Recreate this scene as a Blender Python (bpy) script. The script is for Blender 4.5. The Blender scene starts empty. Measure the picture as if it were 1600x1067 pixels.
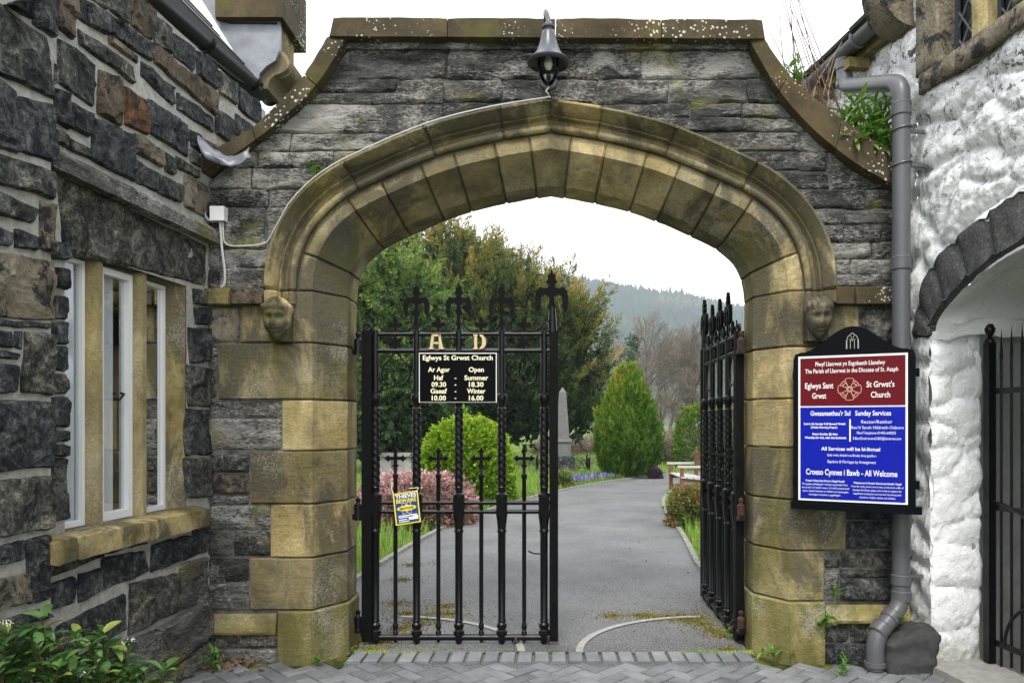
import bpy, math, random
import numpy as np
from mathutils import Vector, Matrix, noise
R = math.radians
scn = bpy.context.scene
# ------------------------------------------------------------------ camera
CX, CY, FOC = 860.0, 660.0, 1175.0          # principal point and focal length of the photograph in pixels
CAM = Vector((0.0, -5.0, 1.6))
cd = bpy.data.cameras.new('camera'); cam = bpy.data.objects.new('camera', cd)
scn.collection.objects.link(cam); scn.camera = cam
cam.location = CAM; cam.rotation_euler = (R(90), 0, 0)
cd.sensor_width = 36.0; cd.sensor_fit = 'HORIZONTAL'; cd.lens = FOC / 1600 * 36
cd.shift_x = (800 - CX) / 1600; cd.shift_y = (CY - 533.5) / 1600
cd.clip_start = 0.05; cd.clip_end = 6000
# ------------------------------------------------------------------ sky and sun: a bright overcast day
SUN_EL, SUN_AZ = R(54), R(188)               # azimuth clockwise from +y
w = bpy.data.worlds.new('World'); scn.world = w; w.use_nodes = True
nt = w.node_tree; nt.nodes.clear()
sky = nt.nodes.new('ShaderNodeTexSky'); sky.sky_type = 'NISHITA'; sky.sun_disc = False
sky.sun_elevation = SUN_EL; sky.sun_rotation = SUN_AZ; sky.air_density = 1.0; sky.dust_density = 4.0; sky.ozone_density = 1.0
hs = nt.nodes.new('ShaderNodeHueSaturation'); hs.inputs['Saturation'].default_value = 0.12
nt.links.new(sky.outputs[0], hs.inputs['Color'])
# an even cloud sheet over the blue
cl = nt.nodes.new('ShaderNodeMixRGB'); cl.inputs[0].default_value = 0.72
cl.inputs[2].default_value = (12.6, 12.9, 13.4, 1)
nt.links.new(hs.outputs[0], cl.inputs[1])
bg = nt.nodes.new('ShaderNodeBackground'); bg.inputs[1].default_value = 0.10
wo = nt.nodes.new('ShaderNodeOutputWorld')
nt.links.new(cl.outputs[0], bg.inputs[0]); nt.links.new(bg.outputs[0], wo.inputs[0])
sd = bpy.data.lights.new('sun', 'SUN'); sd.energy = 1.5; sd.angle = R(16); sd.color = (1.0, 0.97, 0.92)
sun = bpy.data.objects.new('sun', sd); scn.collection.objects.link(sun)
sdir = Vector((math.sin(SUN_AZ) * math.cos(SUN_EL), math.cos(SUN_AZ) * math.cos(SUN_EL), math.sin(SUN_EL)))
sun.rotation_euler = sdir.to_track_quat('Z', 'Y').to_euler(); sun.location = (0, -20, 30)
vs = scn.view_settings; vs.view_transform = 'Standard'; vs.look = 'None'; vs.gamma = 1.0; vs.use_curve_mapping = False
vs.exposure = 1.08
HAZE = 0.00042
scn.render.engine = 'CYCLES'
scn.cycles.max_bounces = 4; scn.cycles.diffuse_bounces = 2; scn.cycles.glossy_bounces = 2
scn.cycles.transparent_max_bounces = 8; scn.cycles.transmission_bounces = 4; scn.cycles.volume_bounces = 0
scn.cycles.use_denoising = True

# ------------------------------------------------------------------ helpers: points, meshes, things
def P(px, py, d):
    return Vector(((px - CX) * d / FOC, d - 5.0, 1.6 + (CY - py) * d / FOC))
def G(px, py, z=0.0):                         # ground point seen at that place in the photograph
    d = (1.6 - z) * FOC / (py - CY)
    return Vector(((px - CX) * d / FOC, d - 5.0, z))
def W(px, py, y=0.0):                         # point of the arch wall plane (scale taken at y = 0)
    return Vector(((px - CX) / 235.0, y, 1.6 + (CY - py) / 235.0))
ORI = {}
def link(o):
    scn.collection.objects.link(o); return o
def tag(o, label, cat=None, group=None, kind=None):
    if label: o['label'] = label
    if cat: o['category'] = cat
    if group: o['group'] = group
    if kind: o['kind'] = kind
    return o
def thing(name, label, cat, loc=(0, 0, 0), group=None, local=False):
    o = bpy.data.objects.new(name, None); link(o); o.location = loc; o.empty_display_size = 0.2
    ORI[o.name] = Vector((0, 0, 0)) if local else Vector(loc)
    return tag(o, label, cat, group)
def setup(me, smooth, ang):
    if smooth:
        me.polygons.foreach_set('use_smooth', [True] * len(me.polygons))
        if ang < 179: me.set_sharp_from_angle(angle=R(ang))
def mk(name, V, F, mat, parent=None, smooth=True, ang=38, center=True):
    """one mesh object; V in world coordinates (or in the local frame of a 'local' parent)"""
    A = np.array([tuple(v) for v in V], dtype=np.float64)
    c = Vector(((A.min(0) + A.max(0)) / 2).tolist()) if center else Vector((0, 0, 0))
    me = bpy.data.meshes.new(name); me.from_pydata((A - np.array(c)).tolist(), [], F); me.update()
    setup(me, smooth, ang)
    o = bpy.data.objects.new(name, me); link(o)
    if mat: me.materials.append(mat)
    if parent:
        o.parent = parent; o.location = c - ORI[parent.name]
    else: o.location = c
    ORI[o.name] = c
    return o
def dup(o, parent, loc, rot=None, scale=None):
    c = o.copy(); link(c); c.parent = parent; c.location = loc
    if rot is not None: c.rotation_euler = rot
    if scale is not None: c.scale = scale
    return c
class MB:
    def __init__(s): s.V = []; s.F = []
    def add(s, V, F):
        b = len(s.V); s.V += [Vector(v) for v in V]; s.F += [tuple(i + b for i in f) for f in F]; return s
    def box(s, a, b):
        x0, y0, z0 = a; x1, y1, z1 = b
        return s.add([(x0,y0,z0),(x1,y0,z0),(x1,y1,z0),(x0,y1,z0),(x0,y0,z1),(x1,y0,z1),(x1,y1,z1),(x0,y1,z1)],
                     [(0,3,2,1),(4,5,6,7),(0,1,5,4),(1,2,6,5),(2,3,7,6),(3,0,4,7)])
    def obox(s, o, u, v, n):                   # box from a corner and three edge vectors
        o, u, v, n = Vector(o), Vector(u), Vector(v), Vector(n)
        return s.add([o,o+u,o+u+v,o+v,o+n,o+u+n,o+u+v+n,o+v+n], [(0,3,2,1),(4,5,6,7),(0,1,5,4),(1,2,6,5),(2,3,7,6),(3,0,4,7)])
    def prism(s, pts, vec):
        n = len(pts); vec = Vector(vec)
        return s.add([Vector(p) for p in pts] + [Vector(p) + vec for p in pts],
                     [tuple(range(n))[::-1], tuple(range(n, 2 * n))] + [(i, (i + 1) % n, n + (i + 1) % n, n + i) for i in range(n)])
    def tube(s, path, r, n=8, caps=True):
        path = [Vector(p) for p in path]; m = len(path)
        rs = r if isinstance(r, (list, tuple)) else [r] * m
        V = []; t0 = (path[1] - path[0]).normalized(); a = t0.orthogonal().normalized()
        for i, p in enumerate(path):
            t = (path[min(i + 1, m - 1)] - path[max(i - 1, 0)]).normalized()
            a = (a - t * a.dot(t)); a = a.normalized() if a.length > 1e-6 else t.orthogonal().normalized()
            b = t.cross(a)
            for k in range(n):
                q = 2 * math.pi * k / n; V.append(p + (a * math.cos(q) + b * math.sin(q)) * rs[i])
        F = [(i*n+k, i*n+(k+1)%n, (i+1)*n+(k+1)%n, (i+1)*n+k) for i in range(m-1) for k in range(n)]
        if caps: F += [tuple(range(n))[::-1], tuple((m-1)*n + k for k in range(n))]
        return s.add(V, F)
    def lathe(s, prof, c, n=16, fn=None):      # prof: (radius, z)
        c = Vector(c); V = []; m = len(prof)
        for i, (r, z) in enumerate(prof):
            for k in range(n):
                q = 2 * math.pi * k / n; rr = r * (fn(q, z) if fn else 1)
                V.append(c + Vector((rr * math.cos(q), rr * math.sin(q), z)))
        F = [(i*n+k, i*n+(k+1)%n, (i+1)*n+(k+1)%n, (i+1)*n+k) for i in range(m-1) for k in range(n)]
        return s.add(V, F + [tuple(range(n))[::-1], tuple((m-1)*n + k for k in range(n))])
    def grid(s, rows):
        nu = len(rows[0]); nv = len(rows)
        return s.add([p for r in rows for p in r], [(i*nu+j, i*nu+j+1, (i+1)*nu+j+1, (i+1)*nu+j) for i in range(nv-1) for j in range(nu-1)])
    def build(s, name, mat, parent=None, smooth=True, ang=38): return mk(name, s.V, s.F, mat, parent, smooth, ang)
def fr(p, oc=3): return noise.fractal(p, 1.0, 2.0, oc)
RNG = random.Random(11)
def spaced(n, L, bev):
    a = min(0.22, bev / max(L, 1e-4))
    return [0.0] + [a + (1 - 2 * a) * i / (n - 2) for i in range(n - 1)] + [1.0] if n > 2 else [i / n for i in range(n + 1)]
def gstone(name, rows, mat, parent, rec=0.012, bev=0.014, rough=0.003, freq=8.0, skirt=0.05, seed=None, toward=None, ang=42, crag=0.0, facet=0.0, ffq=8.0):
    """a dressed or rough stone from a grid of points: edges drop back into the joint, face carries real relief"""
    seed = RNG.random() * 90 if seed is None else seed
    nv, nu = len(rows), len(rows[0]); sv = Vector((seed, seed * 1.7, -seed))
    U = [[0.0] * nu for _ in range(nv)]; Vv = [[0.0] * nu for _ in range(nv)]
    for i in range(nv):
        for j in range(1, nu): U[i][j] = U[i][j-1] + (rows[i][j] - rows[i][j-1]).length
    for j in range(nu):
        for i in range(1, nv): Vv[i][j] = Vv[i-1][j] + (rows[i][j] - rows[i-1][j]).length
    tw = CAM if toward is None else Vector(toward)
    NN = {}; flip = 0
    for i in range(nv):
        for j in range(nu):
            a = rows[i][min(j+1, nu-1)] - rows[i][max(j-1, 0)]; b = rows[min(i+1, nv-1)][j] - rows[max(i-1, 0)][j]
            n = a.cross(b); n = n.normalized() if n.length > 1e-9 else Vector((0, -1, 0)); NN[i, j] = n
            flip += 1 if n.dot(tw - rows[i][j]) > 0 else -1
    sg = 1 if flip >= 0 else -1
    V = []; F = []
    for i in range(nv):
        for j in range(nu):
            p = rows[i][j]; n = NN[i, j] * sg
            e = min(U[i][j], U[i][-1] - U[i][j], Vv[i][j], Vv[-1][j] - Vv[i][j]); k = min(1.0, e / bev)
            h = -rec * (1 - k) ** 2 + rough * fr(p * freq + sv) * (0.35 + 0.65 * k)
            if crag: h += k * crag * (abs(fr(p * freq * 0.6 - sv, 2)) * 1.6 - 0.55 + 0.5 * noise.noise(p * freq * 2.3 + sv * 2))
            if facet:
                vp = p * ffq + sv; dv, pv_ = noise.voronoi(vp); c0_ = Vector(pv_[0]); hv = noise.cell_vector(c0_ * 7.31 + sv) - Vector((0.5, 0.5, 0.5)); h += k * facet * ((vp - c0_).dot(hv) * 2.2 + hv.x * 0.9)
            V.append(p + n * h)
    idx = lambda i, j: i * nu + j
    for i in range(nv - 1):
        for j in range(nu - 1):
            f = (idx(i, j), idx(i, j+1), idx(i+1, j+1), idx(i+1, j)); F.append(f if sg > 0 else f[::-1])
    ring = [(0, j) for j in range(nu)] + [(i, nu-1) for i in range(1, nv)] + [(nv-1, j) for j in range(nu-2, -1, -1)] + [(i, 0) for i in range(nv-2, 0, -1)]
    b = len(V); m = len(ring)
    for i, j in ring: V.append(V[idx(i, j)] - NN[i, j] * sg * skirt)
    for k in range(m):
        a0, a1 = idx(*ring[k]), idx(*ring[(k+1) % m]); f = (a1, a0, b + k, b + (k+1) % m); F.append(f if sg > 0 else f[::-1])
    return mk(name, V, F, mat, parent, True, ang)
def qgrid(c4, step=0.03, bev=0.014, rnd=0.0, wob=0.0, seed=0.0, frame=None):
    """rows of points across a quad (bottom-left, bottom-right, top-right, top-left)"""
    bl, br, tr, tl = [Vector(c) for c in c4]
    Lu = ((br - bl).length + (tr - tl).length) / 2; Lv = ((tl - bl).length + (tr - br).length) / 2
    nu = max(4, min(26, int(Lu / step) + 2)); nv = max(4, min(22, int(Lv / step) + 2)); rows = []
    eu = (br - bl).normalized(); ev = (tl - bl).normalized()
    for v in spaced(nv, Lv, bev):
        row = []
        for u in spaced(nu, Lu, bev):
            a, b = 2 * u - 1, 2 * v - 1
            a2 = a * math.sqrt(max(0, 1 - rnd * b ** 6)); b2 = b * math.sqrt(max(0, 1 - rnd * a ** 6)); uu, vv = (a2 + 1) / 2, (b2 + 1) / 2
            p = (bl * (1 - uu) + br * uu) * (1 - vv) + (tl * (1 - uu) + tr * uu) * vv
            if wob:
                q = p * 7 + Vector((seed, seed, seed)); q2 = p * 26 + Vector((seed, -seed, seed))
                p = p + eu * wob * (noise.noise(q) + 0.35 * noise.noise(q2)) + ev * wob * (noise.noise(q + Vector((9, 3, 5))) + 0.35 * noise.noise(q2 + Vector((4, 2, 7))))
            row.append(p)
        rows.append(row)
    return rows
def crom(pts, n=8):                            # Catmull-Rom through points of any size
    pts = [Vector(p) for p in pts]; out = []
    for i in range(len(pts) - 1):
        a = pts[max(i-1, 0)]; b = pts[i]; c = pts[i+1]; d = pts[min(i+2, len(pts)-1)]
        for k in range(n):
            t = k / n; out.append(0.5 * ((2*b) + (c-a)*t + (2*a-5*b+4*c-d)*t*t + (3*b-a-3*c+d)*t**3))
    return out + [pts[-1]]

# ------------------------------------------------------------------ materials
class MT:
    def __init__(s, name, rough=0.8, spec=0.3, metal=0.0):
        s.m = bpy.data.materials.new(name); s.m.use_nodes = True; s.t = s.m.node_tree; s.n = s.t.nodes
        s.b = s.n['Principled BSDF']; s.b.inputs['Roughness'].default_value = rough
        s.b.inputs['Specular IOR Level'].default_value = spec; s.b.inputs['Metallic'].default_value = metal
        g = s.n.new('ShaderNodeNewGeometry'); s.pos = g.outputs['Position']; s.geo = g
        oi = s.n.new('ShaderNodeObjectInfo'); s.rnd = oi.outputs['Random']
        a = s.n.new('ShaderNodeVectorMath'); a.operation = 'MULTIPLY_ADD'; a.inputs[0].default_value = (1, 1, 1)
        c = s.n.new('ShaderNodeCombineXYZ')
        for i in range(3): s.t.links.new(s.rnd, c.inputs[i])
        a.inputs[1].default_value = (31.7, 57.3, 43.1); s.t.links.new(c.outputs[0], a.inputs[0]); s.t.links.new(s.pos, a.inputs[2])
        s.own = a.outputs[0]
    def L(s, a, b):
        if isinstance(a, (int, float)): b.default_value = a
        elif isinstance(a, tuple): b.default_value = a if len(a) == len(b.default_value) else (*a, 1)
        else: s.t.links.new(a, b)
    def scale(s, vec, k):
        a = s.n.new('ShaderNodeVectorMath'); a.operation = 'MULTIPLY'; s.L(vec, a.inputs[0]); a.inputs[1].default_value = k; return a.outputs[0]
    def noise(s, sc, det=4, ro=0.6, vec=None, dist=0.0):
        x = s.n.new('ShaderNodeTexNoise'); s.L(s.own if vec is None else vec, x.inputs['Vector'])
        x.inputs['Scale'].default_value = sc; x.inputs['Detail'].default_value = det; x.inputs['Roughness'].default_value = ro; x.inputs['Distortion'].default_value = dist
        return x.outputs['Fac']
    def vor(s, sc, vec=None, out='Distance', feat='F1'):
        x = s.n.new('ShaderNodeTexVoronoi'); x.feature = feat; s.L(s.own if vec is None else vec, x.inputs['Vector']); x.inputs['Scale'].default_value = sc
        return x.outputs[out]
    def ramp(s, fac, stops):
        x = s.n.new('ShaderNodeValToRGB'); s.L(fac, x.inputs[0]); e = x.color_ramp.elements
        for i, (p, c) in enumerate(stops):
            k = e[i] if i < 2 else e.new(p); k.position = p; k.color = (c, c, c, 1) if isinstance(c, (int, float)) else (*c, 1)
        return x.outputs[0]
    def mix(s, f, a, b, mode='MIX'):
        x = s.n.new('ShaderNodeMixRGB'); x.blend_type = mode; s.L(f, x.inputs[0]); s.L(a, x.inputs[1]); s.L(b, x.inputs[2]); return x.outputs[0]
    def math(s, op, a, b=0.0):
        x = s.n.new('ShaderNodeMath'); x.operation = op; s.L(a, x.inputs[0]); s.L(b, x.inputs[1]); return x.outputs[0]
    def bump(s, h, st=0.5, d=0.01):
        x = s.n.new('ShaderNodeBump'); x.inputs['Strength'].default_value = st; x.inputs['Distance'].default_value = d; s.L(h, x.inputs['Height'])
        if getattr(s, 'last', None) is not None: s.L(s.last, x.inputs['Normal'])
        s.last = x.outputs[0]; s.L(s.last, s.b.inputs['Normal'])
    def col(s, c): s.L(c, s.b.inputs['Base Color']); return s
    def attr(s, name):
        x = s.n.new('ShaderNodeAttribute'); x.attribute_name = name; return x.outputs['Color']
    def xyz(s, v=None):
        x = s.n.new('ShaderNodeSeparateXYZ'); s.L(s.pos if v is None else v, x.inputs[0]); return x.outputs
M = {}
def plain(name, c, rough=0.6, spec=0.4, metal=0.0, var=0.25, sc=30, bump=0.15):
    t = MT(name, rough, spec, metal); n = t.noise(sc, 5, 0.65)
    t.col(t.mix(n, tuple(x * (1 - var) for x in c), tuple(min(1, x * (1 + var)) for x in c)))
    if bump: t.bump(n, bump, 0.004)
    M[name] = t.m; return t.m
def m_slate():
    t = MT('slate_rubble', 0.88, 0.2); flat = t.scale(t.own, (1, 1, 3.6))
    big = t.noise(3.0, 5, 0.72, flat, 0.7); fine = t.noise(34, 4, 0.75, flat, 0.4)
    base = t.ramp(t.math('ADD', t.math('MULTIPLY', big, 0.62), t.math('MULTIPLY', fine, 0.38)), [(0.35, (0.014, 0.015, 0.015)), (0.45, (0.060, 0.059, 0.054)), (0.54, (0.140, 0.137, 0.124)), (0.66, (0.28, 0.272, 0.245))])
    tone = t.ramp(t.rnd, [(0.0, 0.36), (0.5, 0.72), (1.0, 1.25)]); base = t.mix(1.0, base, tone, 'MULTIPLY')
    lime = t.ramp(t.math('ADD', t.math('MULTIPLY', t.noise(1.5, 4, 0.65, t.scale(t.pos, (1, 1, 1.7)), 0.9), 0.6), t.math('MULTIPLY', fine, 0.4)), [(0.495, 0.0), (0.58, 1.0)])
    base = t.mix(t.math('MULTIPLY', lime, 0.78), base, (0.42, 0.41, 0.375))
    moss = t.ramp(t.noise(1.9, 4, 0.6, t.scale(t.pos, (1, 1, 1.6))), [(0.58, 0.0), (0.68, 1.0)])
    base = t.mix(t.math('MULTIPLY', moss, fine), base, (0.21, 0.20, 0.03))
    t.col(base); t.bump(big, 1.0, 0.04); t.bump(fine, 0.9, 0.012); M['slate'] = t.m
def m_dark():
    t = MT('dark_dolerite', 0.82, 0.22); big = t.noise(6, 5, 0.74, dist=0.9); fine = t.noise(42, 4, 0.75, dist=0.4)
    base = t.ramp(t.math('ADD', t.math('MULTIPLY', big, 0.6), t.math('MULTIPLY', fine, 0.4)), [(0.38, (0.006, 0.007, 0.009)), (0.48, (0.028, 0.030, 0.032)), (0.56, (0.090, 0.091, 0.088)), (0.66, (0.27, 0.265, 0.24))])
    tint = t.ramp(t.math('FRACT', t.math('MULTIPLY', t.rnd, 7.31)), [(0.0, (0.75, 0.8, 0.9)), (0.5, (1, 1, 1)), (0.8, (1.4, 1.35, 1.15)), (1.0, (2.0, 1.9, 1.6))])
    base = t.mix(1.0, base, tint, 'MULTIPLY')
    dust = t.ramp(t.noise(15, 5, 0.78), [(0.54, 0.0), (0.68, 1.0)]); base = t.mix(t.math('MULTIPLY', dust, 0.40), base, (0.30, 0.295, 0.265))
    t.col(base); t.bump(big, 1.0, 0.045); t.bump(fine, 0.7, 0.008); M['dark'] = t.m
def m_brownstone(name, a, b, c, amt=1.0):
    t = MT(name, 0.85, 0.2); big = t.noise(5, 5, 0.72, dist=0.9); fine = t.noise(44, 4, 0.75, dist=0.4)
    base = t.ramp(t.math('ADD', t.math('MULTIPLY', big, 0.65), t.math('MULTIPLY', fine, 0.35)), [(0.38, a), (0.5, b), (0.64, c)]); blk = t.ramp(t.math('ADD', t.math('MULTIPLY', t.noise(6, 5, 0.75, dist=0.5), 0.75), t.math('MULTIPLY', fine, 0.25)), [(0.50, 0.0), (0.57, 1.0)])
    t.col(t.mix(t.math('MULTIPLY', blk, amt), base, (0.028, 0.028, 0.028))); t.bump(big, 1.0, 0.035); t.bump(fine, 0.8, 0.010); M[name] = t.m
def m_sand(name, dirt=1.0, green=1.0, tooled=True, lo=0.46):
    t = MT(name, 0.88, 0.18); fine = t.noise(38, 4, 0.75)
    base = t.ramp(t.noise(2.2, 4, 0.6, dist=0.4), [(0.28, (0.225, 0.170, 0.074)), (0.5, (0.37, 0.30, 0.152)), (0.72, (0.54, 0.465, 0.285))])
    base = t.mix(1.0, base, t.ramp(t.math('FRACT', t.math('MULTIPLY', t.rnd, 5.77)), [(0, (0.60, 0.61, 0.62)), (0.5, (1, 1, 1)), (1, (1.3, 1.24, 1.1))]), 'MULTIPLY')
    base = t.mix(1.0, base, t.ramp(fine, [(0.32, 0.72), (0.5, 1.0), (0.7, 1.25)]), 'MULTIPLY')
    rust = t.ramp(t.noise(2.6, 4, 0.6, t.scale(t.own, (1.6, 1.6, 0.7))), [(0.62, 0.0), (0.74, 1.0)]); base = t.mix(t.math('MULTIPLY', rust, 0.6), base, (0.25, 0.12, 0.03))
    soot = t.ramp(t.math('ADD', t.math('MULTIPLY', t.noise(1.5, 5, 0.68, t.scale(t.pos, (1.7, 1.7, 0.8)), 0.6), 0.8), t.math('MULTIPLY', fine, 0.2)), [(lo, 0.0), (lo + 0.085, 1.0)]); base = t.mix(t.math('MULTIPLY', soot, min(0.92, 0.80 * dirt)), base, (0.062, 0.058, 0.046))
    gr = t.ramp(t.math('ADD', t.math('MULTIPLY', t.noise(1.9, 4, 0.68, t.scale(t.pos, (1.2, 1, 1)), 0.4), 0.7), t.math('MULTIPLY', fine, 0.3)), [(0.50, 0.0), (0.60, 1.0)] if green < 1.4 else [(0.36, 0.0), (0.52, 1.0)]); base = t.mix(t.math('MULTIPLY', gr, 0.55 * green if green < 1.4 else 0.68), base, (0.135, 0.128, 0.024))
    sp = t.ramp(t.math('ADD', t.math('MULTIPLY', t.noise(1.8, 3, 0.6, t.pos), 0.55), t.math('MULTIPLY', t.noise(75, 3, 0.75), 0.45)), [(0.565, 0.0), (0.63, 1.0)]); base = t.mix(t.math('MULTIPLY', sp, 0.42), base, (0.48, 0.47, 0.40))
    pit = t.ramp(t.noise(55, 3, 0.7, t.scale(t.own, (1, 1, 2.0))), [(0.34, 1.0), (0.42, 0.0)]); base = t.mix(t.math('MULTIPLY', pit, 0.5), base, (0.09, 0.075, 0.045))
    t.col(base)
    if tooled: t.bump(t.noise(1.0, 2, 0.6, t.scale(t.own, (9, 9, 95))), 0.5, 0.007)
    t.bump(fine, 0.8, 0.010); t.bump(t.noise(6, 3, 0.6), 0.5, 0.02); M[name] = t.m
def m_coping():
    t = MT('coping_stone_weathered', 0.85, 0.22)
    base = t.ramp(t.noise(2.6, 6, 0.68, dist=0.5), [(0.3, (0.020, 0.018, 0.010)), (0.5, (0.058, 0.046, 0.024)), (0.7, (0.115, 0.085, 0.044))])
    ru = t.ramp(t.noise(1.1, 4, 0.6), [(0.52, 0.0), (0.68, 1.0)]); base = t.mix(t.math('MULTIPLY', ru, 0.45), base, (0.105, 0.055, 0.026))
    gr = t.ramp(t.noise(3.2, 4, 0.6), [(0.55, 0.0), (0.7, 1.0)]); base = t.mix(t.math('MULTIPLY', gr, 0.6), base, (0.105, 0.10, 0.022))
    d = t.vor(38); th = t.math('MULTIPLY', t.ramp(t.noise(2.4, 3, 0.6, t.pos), [(0.42, 0.0), (0.64, 1.0)]), 0.36)
    dot = t.math('LESS_THAN', t.math('ADD', d, t.math('MULTIPLY', t.noise(70, 2, 0.6), 0.10)), t.math('ADD', th, 0.035)); base = t.mix(t.math('MULTIPLY', dot, 0.85), base, (0.55, 0.545, 0.50))
    t.col(base); t.bump(t.noise(9, 6, 0.7), 0.6, 0.015); t.bump(t.noise(70, 4, 0.7), 0.4, 0.004); M['coping'] = t.m
def m_mortar(name, a, b, sc=14, st=0.8):
    t = MT(name, 0.92, 0.1); n = t.noise(sc, 6, 0.7); t.col(t.mix(t.ramp(n, [(0.3, 0.0), (0.7, 1.0)]), a, b)); t.bump(t.noise(45, 6, 0.75), st, 0.012); M[name] = t.m
def m_white():
    t = MT('limewash', 0.75, 0.25); x, y, z = t.xyz()
    st = t.ramp(t.noise(5, 7, 0.74, t.scale(t.pos, (1, 1, 1.5)), 1.2), [(0.50, 0.0), (0.60, 1.0)])
    up = t.ramp(t.math('MULTIPLY', t.math('SUBTRACT', z, 2.4), 0.8), [(0.0, 0.10), (1.0, 0.95)])      # flaking high on the wall, fresh paint on the pier
    crevice_chip = t.ramp(t.math('ADD', t.math('MULTIPLY', t.noise(8, 5, 0.75, t.pos, 1.2), 0.7), t.math('MULTIPLY', t.noise(40, 3, 0.7, t.pos), 0.3)), [(0.545, 0.0), (0.58, 1.0)])  # dark flecks: flaked spots, and crevice shade put into the colour
    c = t.mix(t.math('MULTIPLY', st, up), (0.90, 0.905, 0.91), (0.50, 0.50, 0.50)); c = t.mix(t.math('MULTIPLY', crevice_chip, up), c, (0.055, 0.055, 0.052))
    damp = t.math('MULTIPLY', t.ramp(z, [(0.05, 1.0), (0.45, 0.0)]), t.ramp(t.noise(6, 5, 0.7, t.pos), [(0.36, 0.0), (0.56, 1.0)])); c = t.mix(t.math('MULTIPLY', damp, 0.8), c, (0.20, 0.21, 0.13))
    grime = t.ramp(t.noise(1.6, 5, 0.7, t.scale(t.pos, (1, 1, 0.5))), [(0.52, 0.0), (0.70, 1.0)]); c = t.mix(t.math('MULTIPLY', grime, 0.14), c, (0.45, 0.45, 0.40))
    t.col(c); t.bump(t.noise(9, 5, 0.75, t.pos, 0.4), 0.6, 0.025); t.bump(t.noise(32, 5, 0.75, t.pos, 0.5), 0.8, 0.016); M['white'] = t.m
def m_asphalt():
    t = MT('asphalt', 0.8, 0.35); n = t.noise(72, 3, 0.9, t.pos)
    c = t.ramp(n, [(0.40, (0.015, 0.015, 0.015)), (0.50, (0.075, 0.075, 0.074)), (0.60, (0.28, 0.279, 0.276))])
    c = t.mix(0.42, c, t.ramp(t.noise(0.9, 5, 0.6, t.pos), [(0.32, (0.055, 0.055, 0.054)), (0.5, (0.13, 0.129, 0.127)), (0.68, (0.20, 0.198, 0.194))]))
    t.col(c); t.bump(n, 0.6, 0.006); t.bump(t.noise(3, 4, 0.6, t.pos), 0.3, 0.02); M['asphalt'] = t.m
def m_leaf(name, stops, rough=0.5, trans=0.25, attr=None):
    t = MT(name, rough, 0.35)
    f = t.attr(attr) if attr else t.rnd
    c = t.ramp(f, stops); c = t.mix(1.0, c, t.ramp(t.noise(9, 3, 0.6), [(0.3, 0.75), (0.7, 1.2)]), 'MULTIPLY'); t.col(c)
    tr = t.n.new('ShaderNodeBsdfTranslucent'); t.L(c, tr.inputs[0]); mx = t.n.new('ShaderNodeMixShader'); mx.inputs[0].default_value = trans
    t.t.links.new(t.b.outputs[0], mx.inputs[1]); t.t.links.new(tr.outputs[0], mx.inputs[2]); t.t.links.new(mx.outputs[0], t.n['Material Output'].inputs[0]); M[name] = t.m
def m_glass(name, tintv=(0.9, 0.93, 0.95), f=0.35):
    t = MT(name, 0.05, 0.5); lw = t.n.new('ShaderNodeLayerWeight'); lw.inputs[0].default_value = f
    gl = t.n.new('ShaderNodeBsdfGlossy'); gl.inputs['Roughness'].default_value = 0.04; tp = t.n.new('ShaderNodeBsdfTransparent'); tp.inputs[0].default_value = (*tintv, 1)
    mx = t.n.new('ShaderNodeMixShader'); t.t.links.new(lw.outputs['Fresnel'], mx.inputs[0]); t.t.links.new(tp.outputs[0], mx.inputs[1]); t.t.links.new(gl.outputs[0], mx.inputs[2])
    t.t.links.new(mx.outputs[0], t.n['Material Output'].inputs[0]); M[name] = t.m
m_slate(); m_dark(); m_coping(); m_white(); m_asphalt(); m_glass('glass', (0.85, 0.88, 0.9), 0.16); m_glass('lamp_glass', (0.80, 0.82, 0.80), 0.25)
m_sand('sand'); m_sand('sand_head', 1.15, 1.3, False, 0.36); m_sand('sand_sill', 1.0, 1.3, False, 0.43); m_sand('sand_clean', 0.55, 0.35); m_sand('sand_green', 0.9, 1.5); m_sand('sand_mould', 1.0, 1.0, False, 0.43)
m_brownstone('stone_brown', (0.06, 0.045, 0.03), (0.13, 0.10, 0.07), (0.22, 0.18, 0.13)); m_brownstone('stone_orange', (0.04, 0.035, 0.03), (0.13, 0.065, 0.03), (0.36, 0.15, 0.045))
m_brownstone('stone_buff', (0.10, 0.085, 0.06), (0.19, 0.16, 0.115), (0.30, 0.265, 0.20))
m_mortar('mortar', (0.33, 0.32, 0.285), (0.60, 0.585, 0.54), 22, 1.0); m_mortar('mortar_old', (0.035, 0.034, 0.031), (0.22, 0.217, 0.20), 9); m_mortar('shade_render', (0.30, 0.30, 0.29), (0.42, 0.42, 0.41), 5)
m_mortar('concrete', (0.26, 0.255, 0.235), (0.40, 0.39, 0.36)); m_mortar('kerb', (0.13, 0.13, 0.105), (0.30, 0.295, 0.27), 12)
def m_granite():
    t = MT('arch_granite', 0.85, 0.25); n = t.noise(60, 4, 0.75); c = t.ramp(n, [(0.38, (0.02, 0.02, 0.021)), (0.56, (0.10, 0.10, 0.098)), (0.68, (0.26, 0.26, 0.25))]); t.col(t.mix(0.5, c, t.ramp(t.noise(4, 5, 0.6), [(0.3, 0.045), (0.7, 0.11)]))); t.bump(n, 0.8, 0.008); M['granite_dark'] = t.m
m_granite(); plain('emblem', (0.75, 0.45, 0.36), 0.5, 0.3, var=0.05, bump=0)
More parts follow.
